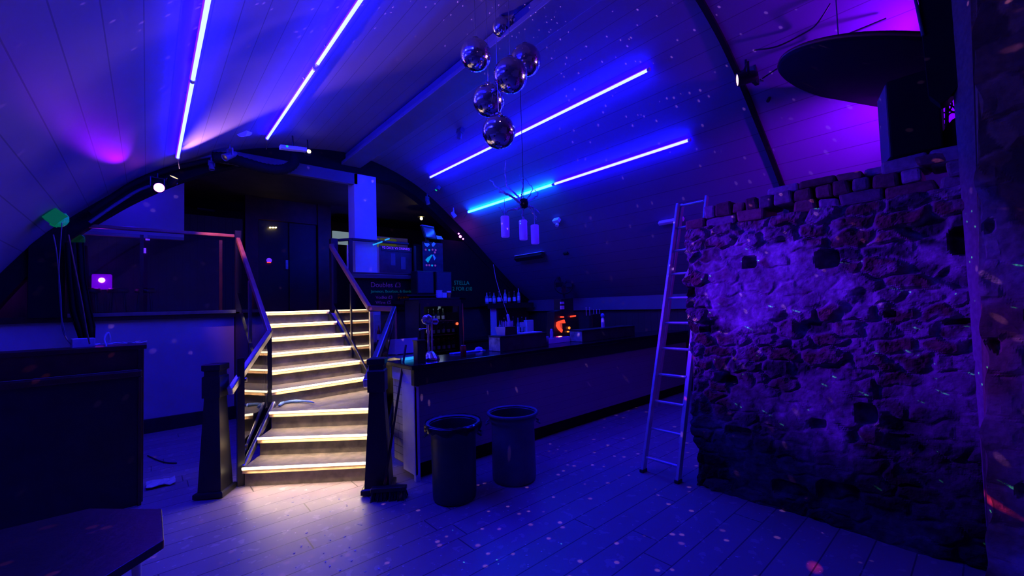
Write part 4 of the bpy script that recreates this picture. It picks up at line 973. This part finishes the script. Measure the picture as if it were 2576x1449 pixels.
# ---- mirror balls
def ball(px, py, dist, r, lab):
    rdir = (RCAM @ Vector((px-1288, -(py-724.5), -FPX)))/FPX; c = CAMP+rdir*dist
    t = thing('mirror_ball', lab, 'mirror ball', tuple(c), 'mirror balls hanging from the ridge')
    nu_, nv_ = 64, 34; vs = []; fs = []
    for j in range(1, nv_):
        th = math.pi*j/nv_
        for i in range(nu_): a = 2*math.pi*i/nu_; vs.append(c+Vector((math.sin(th)*math.cos(a), math.sin(th)*math.sin(a), math.cos(th)))*r)
    for j in range(nv_-2):
        for i in range(nu_): fs.append((j*nu_+i, (j+1)*nu_+i, (j+1)*nu_+(i+1) % nu_, j*nu_+(i+1) % nu_))
    top = len(vs); vs += [c+Vector((0, 0, r)), c-Vector((0, 0, r))]
    for i in range(nu_): fs.append((top, i, (i+1) % nu_)); fs.append((top+1, (nv_-2)*nu_+(i+1) % nu_, (nv_-2)*nu_+i))
    MB().add(vs, fs).build('mirror_sphere', 'mirror_tiles', t)
    MB().lathe([(.03, r*.97), (.03, r+.02), (.008, r+.03)], c, 12).build('hanger_cap', 'steel', t)
    zt = max(z for x, z in PR if True) if False else min((abs(x-c.x), z) for x, z in PR)[1]
    MB().tube([c+Vector((0, 0, r+.02)), Vector((c.x, c.y, zt+.02))], .003, 5).build('cord', 'steel', t)
    return c
ball(1197, 139, 3.95, .145, 'mirror ball hanging highest on the left of the cluster')
ball(1322, 152, 4.15, .152, 'mirror ball at the right of the cluster, partly behind the middle one')
ball(1284, 190, 3.75, .152, 'large middle mirror ball, in front of the right one')
ball(1229, 253, 3.95, .148, 'mirror ball lit brightest, just above the lowest one')
ball(1255, 332, 3.70, .146, 'lowest mirror ball of the cluster')
ball(1262, 70, 4.3, .10, 'small dark mirror ball at the top of the cluster, left of its twin')
ball(1312, 62, 4.35, .12, 'dark mirror ball at the top right of the cluster')
# ---- branch chandelier with three cylinder shades
D = 5.15
def pj(px, py, dd=0): return CAMP+(RCAM @ Vector((px-1288, -(py-724.5), -FPX)))/FPX*(D+dd)
ch = thing('branch_chandelier', 'chandelier of gnarled branches hung with three pale cylinder shades', 'chandelier', tuple(pj(1315, 505)))
rb_ = random.Random(4)
def branch(pts, r0, r1, nm='branch'):
    cc = catmull([pj(x, y, d) for x, y, d in pts], 5)
    cc = [p+Vector((rb_.uniform(-1, 1), rb_.uniform(-1, 1), rb_.uniform(-1, 1)))*.008 for p in cc]
    n = len(cc); MB().tube(cc, [r0+(r1-r0)*i/(n-1) for i in range(n)], 6).build(nm, 'branch_bark', ch)
branch([(1315, 515, 0), (1295, 500, -.1), (1265, 482, -.15), (1248, 468, -.1), (1233, 452, 0)], .018, .006)
branch([(1313, 508, 0), (1300, 490, .1), (1285, 478, .15), (1273, 462, .2), (1272, 405, .2)], .014, .008)
branch([(1315, 505, 0), (1312, 490, 0), (1316, 468, -.1), (1308, 440, -.1)], .014, .004)
branch([(1318, 510, 0), (1340, 500, .15), (1355, 487, .2), (1345, 478, .25)], .012, .004)
branch([(1312, 520, 0), (1300, 525, -.1), (1283, 528, -.15), (1268, 537, -.15), (1254, 520, -.15)], .016, .005)
branch([(1320, 518, 0), (1335, 520, 0), (1350, 530, .05), (1360, 538, .05)], .015, .004)
branch([(1318, 522, 0), (1314, 540, 0), (1318, 550, 0), (1325, 558, 0)], .013, .006)
branch([(1330, 520, 0), (1340, 535, .05), (1348, 545, .05), (1350, 553, .05)], .011, .004)
branch([(1320, 505, 0), (1340, 478, 0), (1325, 455, 0), (1312, 445, 0)], .007, .003)
branch([(1255, 482, 0), (1290, 495, 0), (1322, 512, 0)], .010, .008)
hub = pj(1318, 512); MB().lathe([(0, -.07), (.045, -.045), (.055, 0), (.045, .05), (0, .07)], hub, 12).build('hub', 'black_matte', ch)
for (px, pt, pb_, pr) in ((1270, 544, 597, .052), (1315.5, 554, 604, .050), (1345, 566, 614, .050)):
    a = pj(px, pt); b_ = pj(px, pb_)
    s = MB().lathe([(pr*.9, 0), (pr, .01), (pr, a.z-b_.z-.01), (pr*.88, a.z-b_.z)], (a.x, a.y, b_.z), 20).build('lamp_shade', 'lantern_paper', ch)
    MB().tube([a, Vector((a.x, a.y, a.z+.22))], .004, 6).build('flex', 'branch_bark', ch)
zt = min((abs(x-hub.x), z) for x, z in PR)[1]
MB().tube([hub, Vector((hub.x, hub.y, zt+.02))], .004, 6).build('suspension_wire', 'black_plastic', ch)
# ---- the big round disc, purple light behind
dc = Vector((4.61, .476, 3.45)); dn = Vector((-.02, .46, -1)).normalized()
dk = thing('ceiling_disc', 'huge dark round disc hanging before the purple lit bay', 'ceiling disc', tuple(dc))
MB().lathe([(.80, -.03), (.82, -.02), (.82, .02), (.80, .03), (0, .035)], dc, 64, tuple(dn)).lathe([(.0, -.031), (.8, -.03)], dc, 64, tuple(dn)).build('disc', 'black_matte', dk)
MB().lathe([(.822, -.01), (.832, -.01), (.832, .012), (.822, .012)], dc, 64, tuple(dn), cap=(0, 0)).build('rim', mat('red_edge', (.25, .03, .03), .5, nz=(4, .2)), dk)
for a in range(3):
    an = a*2.1+.6; q = dn.to_track_quat('Z', 'Y') @ Vector((.5*math.cos(an), .5*math.sin(an), 0))
    MB().tube([dc+q, dc+q+Vector((0, 0, .55))], .005, 6).build('hanging_wire', 'steel', dk)
# ---- speaker + black hanging box duct on the wall
sp_ = thing('loudspeaker', 'big black loudspeaker standing on top of the ruined wall', 'loudspeaker', (3.95, .3, 2.62))
MB().prism([(3.90, .42), (3.90, .165), (4.2, .165), (4.2, .50)], 2.60, 3.14).build('cabinet', 'black_matte', sp_, .01)
MB().prism([(3.905, .427), (3.905, .42), (4.19, .498), (4.19, .508)], 2.61, 3.12).build('side_panel', 'plate_paint', sp_)  # lighter skin puts the blue-lit side into the cabinet's colour
dct = thing('box_duct', 'black box duct coming down behind the loudspeaker', 'duct', (3.95, .13, 2.7))
x_ = 3.67
MB().extr([at(2303, -60, 0, x_), at(2405, -60, 0, x_), at(2421, 150, 0, x_), at(2420, 205, 0, x_), at(2385, 250, 0, x_), at(2365, 262, 0, x_), at(2335, 240, 0, x_)], (.12, 0, 0)).build('duct_body', 'black_matte', dct, .004)
MB().tube([at(2297, -30, 0, 3.66), at(2322, 90, 0, 3.66)], .008, 8).build('cable', 'ridge_paint', dct)
# lit panel with iron scrollwork beyond the speaker
wp = thing('scrollwork_screen', 'bright purple lit screen with black iron scrolls between loudspeaker and column', 'lit screen', (5.2, -.2, 2.6))
xw = 4.7
def pw(px, py): return at(px, py, 0, xw)
MB().extr([pw(2355, 250), pw(2490, 225), pw(2500, 340), pw(2350, 350)], (.03, 0, 0)).build('panel', emis('panel_purple', (.17, .0, 1), 1.3), wp)
for (px, py, r) in ((2375, 262, 20), (2385, 290, 24), (2400, 262, 18), (2370, 318, 18), (2398, 300, 16)):
    pts = [at(px+r*math.cos(a), py+r*1.1*math.sin(a), 0, xw-.05) for a in np.linspace(0, 2*math.pi, 15)]
    MB().tube(pts, .006, 6).build('iron_scroll', 'black_matte', wp)
MB().tube([at(2383, 235, 0, xw-.05), at(2381, 345, 0, xw-.05)], .012, 6).build('iron_bar', 'black_matte', wp)
rub = thing('felt_sheet', 'dark sloping coat of roofing felt on the wall top beside the column', 'sheet', (3.9, .1, 2.65))
MB().extr([at(2355, 352, 0, 3.95), at(2395, 300, 0, 3.95), at(2430, 282, 0, 3.95), at(2480, 285, 0, 3.95), at(2480, 375, 0, 3.95), at(2355, 388, 0, 3.95)], (.1, 0, 0)).build('felt', 'black_matte', rub, .005)

# ============================================================ FLOOR THINGS
def bin_(x, y, h, rb2, rt, m, lab, liner):
    t = thing('rubbish_bin', lab, 'bin', (x, y, 0), 'round rubbish bins before the bar')
    MB().lathe([(rb2*.93, 0), (rb2, .015), (rb2+.004, .05), (rt-.03, h*.80), (rt-.028, h*.86), (rt-.012, h*.88), (rt-.01, h*.97), (rt-.016, h*.97), (rt-.02, h*.9)], (x, y, 0), 40, cap=(1, 0)).build('bin_body', m, t)
    MB().lathe([(rt-.019, h*.96), (rt-.032, h*.86), (rb2-.01, .03), (0, .028)], (x, y, 0), 40, cap=(0, 0)).build('bin_inside', 'bin_inside', t)
    MB().lathe([(rt-.012, h*.965), (rt+.012, h*.965), (rt+.015, h*.985), (rt+.008, h), (rt-.008, h), (rt-.016, h*.985)], (x, y, 0), 40, cap=(0, 0)).build('rim', m if not liner else 'blue_bin', t)
    for s in (-1, 1):
        c = Vector((x, y, h*.86))+Vector((.7537, -.657, 0))*s*(rt-.01)
        e = Vector((.657, .7537, 0))*.05
        MB().tube([c-e, c-e+Vector((.7537, -.657, 0))*s*.03-Vector((0, 0, .02)), c+e+Vector((.7537, -.657, 0))*s*.03-Vector((0, 0, .02)), c+e], .009, 6).build('handle', m, t)
    if liner:
        pts = []
        mb = MB(); n = 48; vs = []; fs = []
        rr2 = random.Random(2)
        for lv, (rad, z) in enumerate(((rt-.02, h*.93), (rt+.018, h+.006), (rt+.028, h-.02), (rt+.026, h-.055))):
            for k in range(n): a = 2*math.pi*k/n; vs.append((x+math.cos(a)*(rad+rr2.uniform(-.003, .003)), y+math.sin(a)*(rad+rr2.uniform(-.003, .003)), z+(rr2.uniform(-.02, .012) if lv == 3 else rr2.uniform(-.003, .003))))
        for l in range(3):
            for k in range(n): fs.append((l*n+k, l*n+(k+1) % n, (l+1)*n+(k+1) % n, (l+1)*n+k))
        mb.add(vs, fs, True).build('bin_liner', 'black_gloss', t)
    return t
bin_(2.03, 3.17, .655, .185, .225, 'green_bin', 'dark green round rubbish bin with a black liner, nearest the stairs', True)
bin_(2.66, 3.10, .64, .205, .235, 'blue_bin', 'blue lit round rubbish bin with bare rim, right of the green one', False)
# broom
br = thing('broom', 'long handled broom leaning on the bar end with its head on the floor', 'broom', (1.62, 3.52, 0))
hA = Vector((1.585, 3.60, .115)); hB = at(1021, 868, 1, 4.05)
MB().tube([hA, hA.lerp(hB, 1)], .012, 10).build('handle', 'dark_wood', br)
e1 = Vector((.80, -.60, 0)); e2 = Vector((.6, .8, 0))
hc = Vector((1.60, 3.55, .09))
MB().obox(hc, e1*.15, e2*.035, (0, 0, .018)).build('head', 'black_plastic', br, .006)
mb = MB(); rb2 = random.Random(3)
for k in range(260):
    a = hc+e1*rb2.uniform(-.145, .145)+e2*rb2.uniform(-.03, .03)-Vector((0, 0, .016)); d_ = e2*((a-hc).dot(e2))*.9+e1*((a-hc).dot(e1))*.08+Vector((rb2.uniform(-.01, .01), rb2.uniform(-.01, .01), -.072))
    mb.tube([a, a+d_], .0032, 4, False)
mb.build('bristles', 'bristle', br)
# ladder
ld = thing('ladder', 'tall two section aluminium ladder leaning at the end of the ruined wall', 'ladder', (3.65, 2.14, 0))
LX = Vector((.85, 0, 2.75)).normalized()
def lp(y, s, off=0): return Vector((3.645+off, y, 0))+LX*s
fl_, fr_ = 2.325, 1.97
MB().bar(lp(fl_, .005), lp(2.27, 2.86), .028, .062, (1, 0, 0)).build('rail', 'aluminium', ld, .004)
MB().bar(lp(fr_, .005), lp(1.94, 1.9), .028, .062, (1, 0, 0)).build('rail', 'aluminium', ld, .004)
MB().bar(lp(fl_-.02, .62, .055), lp(2.25, 2.86, .055), .024, .05, (1, 0, 0)).build('fly_rail', 'aluminium', ld, .004)
MB().bar(lp(fr_+.035, .32, .055), lp(1.98, 2.90, .055), .024, .05, (1, 0, 0)).build('fly_rail', 'aluminium', ld, .004)
s = .14; k = 0
while s < 2.85:
    y0_ = fl_-.02*s/1; a = lp(fl_+(2.27-fl_)*s/2.86, s, 0 if k < 1 else .03); b_ = lp((fr_ if k < 1 else fr_+.03)+(0)*s, s, 0 if k < 1 else .03)
    MB().tube([a, b_], .014, 10).build('rung', 'aluminium', ld); s += .27; k += 1
for y in (fl_, fr_): MB().box((3.61, y-.02, 0), (3.69, y+.02, .03)).build('foot', 'black_plastic', ld, .004)
# wide pale board at the ladder top resting on the wall
# booth
bo = thing('booth_seat', 'high backed dark wooden booth at the left, seen from behind', 'booth', (-1.0, 5.3, 0))
MB().box((-1.77, 5.03, .0), (-.045, 5.07, 1.12)).build('back_panel', 'black_paint', bo)
MB().box((-1.77, 5.005, 1.12), (-.03, 5.09, 1.18)).build('cap_rail', 'dark_wood', bo, .012)
MB().box((-.055, 5.0, .0), (-.03, 5.09, 1.12)).build('edge_trim', 'dark_wood', bo, .005)
MB().box((-1.77, 5.12, .0), (-.06, 5.55, .46)).build('seat_base', 'black_paint', bo)
MB().box((-1.77, 5.10, 1.18), (-.02, 5.20, 1.395)).build('upper_back', 'dark_wood', bo, .006)
MB().box((-1.77, 5.09, 1.36), (.0, 5.42, 1.40)).build('upper_ledge', 'dark_wood', bo, .005)
MB().box((-.06, 5.09, .0), (-.02, 5.60, 1.36)).build('end_panel', 'dark_wood', bo, .005)
# clutter on the booth
cl_ = thing('cable_tangle', 'loose tangle of pale thin cable on the booth ledge', 'cable', (-.2, 5.25, 1.40)); r5 = random.Random(8)
pts = [Vector((-.36+.33*i/24+.03*math.sin(i*1.9), 5.22+.07*math.sin(i*1.3), 1.412+.012*abs(math.sin(i*1.1)))) for i in range(25)]
MB().tube(catmull(pts, 4), .0035, 5).build('cord', 'tissue', cl_)
tag(MB().obox((-.42, 5.22, 1.44), (.07, .01, 0), (-.01, .05, 0), (0, 0, .04)).build('small_box', 'tissue', None, .006), 'small pale box on the booth ledge left of the tangled cable', 'box')
tag(MB().tube(catmull([(-.27, 5.15, 1.40), (-.285, 5.17, 1.47), (-.26, 5.2, 1.52), (-.25, 5.2, 1.44), (-.29, 5.22, 1.41)], 5), .008, 6).build('white_cord', 'tissue'), 'pale looped cord standing up on the booth ledge', 'cord')
dr2 = thing('hanging_drape', 'dark ragged drape hanging at the left end of the mezzanine edge, behind the booth', 'drape', (-.75, 7.74, 1.3))
mb = MB(); n_ = 14
top = [at(150+i*4.5, 600, 1, 6.6) for i in range(n_)]; vs = []
rows = ((610, 160, 4.0), (700, 165, 4.0), (780, 172, 4.6), (820, 186, 4.2), (875, 205, 2.6))
for (py, px0, st_) in rows:
    for i in range(n_): q = at(px0+i*st_, py, 1, 7.74+.04*math.sin(i*1.7)); vs.append(q)
fs = [(r*n_+i, r*n_+i+1, (r+1)*n_+i+1, (r+1)*n_+i) for r in range(len(rows)-1) for i in range(n_-1)]
dd_ = mb.add(vs, fs, True).build('cloth', 'black_matte', dr2); so = dd_.modifiers.new('thick', 'SOLIDIFY'); so.thickness = .01
tw = thing('twine_strands', 'pale strands of twine hanging down to the booth ledge', 'twine', (-.5, 5.2, 1.4))
MB().tube(catmull([at(x, y, 1, 5.2) for x, y in ((134, 590), (143, 640), (152, 740), (158, 830), (180, 868))], 6), .005, 6).build('strand', 'ridge_paint', tw)
MB().tube(catmull([at(x, y, 1, 5.15) for x, y in ((172, 590), (190, 680), (206, 760), (218, 830), (226, 866))], 6), .006, 5).build('strand', mat('brown_twine', (.18, .10, .07), .8, nz=(30, .2)), tw)
MB().tube(catmull([at(x, y, 1, 5.2) for x, y in ((156, 560), (148, 690), (154, 790), (166, 850))], 6), .004, 5).build('strand', 'ridge_paint', tw)
# table
def octa(c, r, z0, z1):
    return MB().prism([(c[0]+r*math.cos(math.pi/8+k*math.pi/4), c[1]+r*math.sin(math.pi/8+k*math.pi/4)) for k in range(8)], z0, z1)
tb = thing('octagonal_table', 'dark octagonal table in the lower left corner', 'table', (-.385, 2.43, 0))
octa((-.385, 2.43), .478, .715, .75).build('tabletop', 'dark_wood', tb, .004)
MB().lathe([(.05, .05), (.045, .70), (.12, .715)], (-.385, 2.43, 0), 16).build('pedestal', 'black_paint', tb)
for a in range(4):
    an = a*math.pi/2+.12; d_ = Vector((math.cos(an), math.sin(an), 0)); c = Vector((-.385, 2.43, 0))
    MB().bar(c+Vector((0, 0, .06)), c+d_*.33+Vector((0, 0, .03)), .05, .04).build('foot', 'black_paint', tb, .006)
st = thing('chair', 'chair tucked under the octagonal table with one pale leg showing', 'chair', (-.12, 2.55, 0))
c_ = at(342, 1445, 2, .30)
MB().tube([(c_.x, c_.y, .42), (c_.x+.01, c_.y-.02, .012)], [.022, .016], 10).build('leg', 'cream_card', st)
for ox, oy in ((-.30, .10), (-.12, .34), (-.40, .40)): MB().tube([(c_.x+ox, c_.y+oy, .42), (c_.x+ox, c_.y+oy, .005)], [.022, .016], 10).build('leg', 'cream_card', st)
MB().prism([(c_.x+.03, c_.y-.03), (c_.x-.10, c_.y+.40), (c_.x-.45, c_.y+.42), (c_.x-.33, c_.y+.06)], .42, .455).build('seat', 'dark_wood', st, .006)
st.location = (c_.x, c_.y, 0)
for ch_ in st.children: ch_.location -= Vector((c_.x, c_.y, 0))-Vector((-.12, 2.55, 0))
# litter
q = at(405, 1214, 2, .02)
pk = MB(); vs = []; rr3 = random.Random(6)
for i in range(6):
    for j in range(6): vs.append((q.x-.11+.044*i, q.y-.10+.04*j, .008+rr3.uniform(0, .035)))
pk.add(vs, [(i*6+j, (i+1)*6+j, (i+1)*6+j+1, i*6+j+1) for i in range(5) for j in range(5)])
o = pk.build('crumpled_tissue', 'tissue'); so = o.modifiers.new('thick', 'SOLIDIFY'); so.thickness = .006
tag(o, 'crumpled blue lit tissue on the floor behind the booth', 'tissue')
tag(MB().tube(catmull([at(x, y, 2, .008) for x, y in ((372, 1146), (395, 1157), (420, 1164), (444, 1165))], 5), .007, 6).build('floor_cable', 'black_plastic'), 'short black cable lying on the floor behind the booth', 'cable')
zz = 3*RISE
pts = [at(x, y, 2, zz+.022) for x, y in ((702, 1020), (715, 1012), (745, 1009), (775, 1010), (790, 1013))]
tag(MB().tube(catmull(pts, 5), [.010, .014, .018, .02, .018, .016, .02, .018, .016, .018, .02, .018, .016, .014, .012, .014, .012, .01, .008, .006, .005], 8).build('rolled_cloth', 'cloth_blue'), 'twisted blue cloth lying on the stair landing', 'cloth')
fl = MB(); rf = random.Random(9)
for k in range(420):
    if k < 200: x = rf.gauss(1.3, .6); y = rf.gauss(2.9, .7)
    else: x = rf.uniform(-.5, 4.5); y = rf.uniform(.8, 6)
    if x > 3.6 and y < 2.4 or (x > 1.85 and y > 3.6) or y > 3.9+(1.7-x)*.75 and x < 1.8 and x > .4 or x < -.0: continue
    r = rf.uniform(.003, .009); a = rf.uniform(0, 3)
    fl.obox((x, y, .0012), (r*math.cos(a), r*math.sin(a), 0), (-r*.6*math.sin(a), r*.6*math.cos(a), 0), (0, 0, .0006))
tag(fl.build('floor_litter', 'tissue'), 'tiny scraps of litter scattered over the plank floor', 'litter', kind='stuff')
# ---- fan and equipment right of the back bar
c_ = at(1418, 716, 0, 6.9)
fn = thing('pedestal_fan', 'black round pedestal fan against the right slope behind the bar', 'fan', (c_.x, c_.y, 0))
fd = Vector((-.7, -.7, 0)).normalized(); 
MB().lathe([(.20, -.05), (.215, 0), (.20, .05), (.19, .05), (.20, 0), (.19, -.05)], c_, 28, tuple(fd), cap=(0, 0)).build('guard_ring', 'black_plastic', fn)
sd_ = fd.cross(Vector((0, 0, 1)))
g = MB()
for k in range(16):
    an = k*math.pi/8; e = sd_*math.cos(an)+Vector((0, 0, 1))*math.sin(an); g.tube([c_+fd*.06, c_+e*.12+fd*.06, c_+e*.2+fd*.03], .0025, 4)
g.build('guard_wires', 'black_plastic', fn)
bl_ = MB()
for k in range(4):
    an = k*math.pi/2; e = sd_*math.cos(an)+Vector((0, 0, 1))*math.sin(an); f_ = -sd_*math.sin(an)+Vector((0, 0, 1))*math.cos(an)
    bl_.obox(c_+e*.1, e*.08, f_*.05+fd*.02, fd*.003)
bl_.build('blades', 'black_plastic', fn)
MB().lathe([(.05, -.12), (.06, -.05), (.05, 0), (0, .02)], c_, 16, tuple(fd)).build('motor', 'black_plastic', fn)
MB().tube([c_-fd*.06-Vector((0, 0, .04)), Vector((c_.x-fd.x*.06, c_.y-fd.y*.06, .03))], .02, 10).build('pole', 'black_plastic', fn)
MB().lathe([(.2, 0), (.2, .02), (.03, .05)], (c_.x, c_.y, 0), 24).build('base', 'black_plastic', fn)
# side counter on right
rcn = thing('side_counter', 'dark side counter along the right wall beyond the bar', 'counter', (6.9, 5.5, 0))
MB().box((5.55, 4.75, .0), (6.9, 5.9, 1.0)).build('cabinet', 'black_paint', rcn, .005)
MB().box((5.5, 4.72, 1.0), (6.93, 5.93, 1.04)).build('worktop', 'black_gloss', rcn, .004)
q = at(1418, 835, 1, 5.0)
dm = thing('drinks_machine', 'black drinks machine with glowing red panels at the right end of the bar', 'drinks machine', (q.x, 5.0, 1.04)); 
def pq(px, py, y=4.98): return at(px, py, 1, y)
MB().extr([(pq(1392, 838, 5.0).x, 5.0, 1.041), pq(1395, 785, 5.0), pq(1412, 780, 5.0), pq(1412, 752, 5.0), pq(1442, 750, 5.0), pq(1443, 785, 5.0), pq(1455, 792, 5.0), (pq(1458, 838, 5.0).x, 5.0, 1.041)], (0, .18, 0)).build('housing', 'black_paint', dm, .004)
MB().tube([pq(1410, 797.5), pq(1418, 797.5)], .012, 8).build('red_light', 'red_glow', dm)
MB().tube([pq(1435, 796.5), pq(1448, 794.5)], .013, 8).build('red_light', 'red_glow', dm)
MB().extr([pq(1401, 811), pq(1406, 808), pq(1420, 804), pq(1423, 813), pq(1408, 813.5), pq(1410, 824), pq(1416, 830), pq(1414, 837), pq(1405, 829), pq(1400, 820)], (0, .015, 0)).build('front_panel', 'red_glow', dm)
MB().extr([pq(1405, 814), pq(1414, 814), pq(1415, 830), pq(1408, 826)], (0, .018, 0)).build('inner_panel', emis('deep_red_glow', (1, .08, .06), .55), dm)
MB().lathe([(.024, -.006), (.024, .006)], pq(1432, 825), 16, (0, 1, 0)).build('dial', 'orange_glow', dm)
MB().tube([pq(1427, 834.5), pq(1431, 834.5)], .012, 8).build('orange_light', 'orange_glow', dm)
MB().box((pq(1411, 770).x-.0, 4.975, pq(1411, 765).z), (pq(1419, 770).x, 4.999, pq(1411, 759).z)).box((pq(1411, 770).x, 4.975, pq(1411, 778).z), (pq(1419, 770).x, 4.999, pq(1411, 769).z)).build('label_plate', 'lamp_shade_paper', dm)
point('machine_glow', tuple(pq(1408, 820, 4.9)), (1, .08, .03), .6, .03)
# utensil rack
q = at(1500, 790, 1, 4.95)
ur = thing('utensil_rack', 'rack of upright metal bar tools beyond the second green crate', 'rack', tuple(q))
z_ = q.z
MB().box((q.x-.16, 4.92, 1.04), (q.x+.16, 5.0, z_)).build('holder', 'black_paint', ur, .004)
for i, px in enumerate((1477, 1486, 1496, 1503, 1511)):
    a = at(px, 790, 1, 4.94); MB().tube([(a.x, 4.96, z_-.02), (a.x, 4.96, z_+.07+.05*(i < 2))], .006, 8).lathe([(0, -.01), (.011, -.005), (.011, .005), (0, .01)], (a.x, 4.96, z_+.08+.05*(i < 2)), 8).build('bar_tool', 'aluminium', ur)
q = at(1513, 824, 1, 4.02)
sb2 = thing('spray_bottle', 'pale blue spray bottle standing on the second green crate', 'bottle', (q.x, 3.99, BT+.165)); x_, y_, z_ = q.x, 3.99, BT+.165
MB().lathe([(.026, 0), (.028, .01), (.026, .10), (.024, .13), (.012, .16)], (x_, y_, z_), 16).build('bottle_body', 'lamp_shade_paper', sb2)
MB().lathe([(.016, .155), (.03, .175), (.026, .20), (.01, .22)], (x_, y_, z_), 12).build('trigger_head', 'cloth_blue', sb2)
for i, (px, lab) in enumerate(((1385, 'small pale shaker beside the red lit drinks machine'),)):
    q = at(px, 845, 1, 4.13); tag(MB().lathe([(.02, 0), (.024, .07), (.016, .10), (.016, .115), (0, .12)], (q.x-.0, 4.11, BT+.082), 12).build('shaker', 'tissue'), 'small pale shaker standing on the glowing garnish tray', 'shaker')
tg = thing('drinking_glass', 'cluster glass standing at the left end of the garnish tray', 'glass', (4.02, 3.98, BT)); tg['label'] = 'empty drinking glass on the bar just right of the first green crate'
MB().lathe([(.0, .004), (.028, .004), (.03, 0), (.036, .12), (.033, .12), (.028, .01)], (4.02, 3.95, BT), 18).build('glass_body', 'clear_bottle', tg)

for o in bpy.data.objects:
    if '_o' in o: del o['_o']
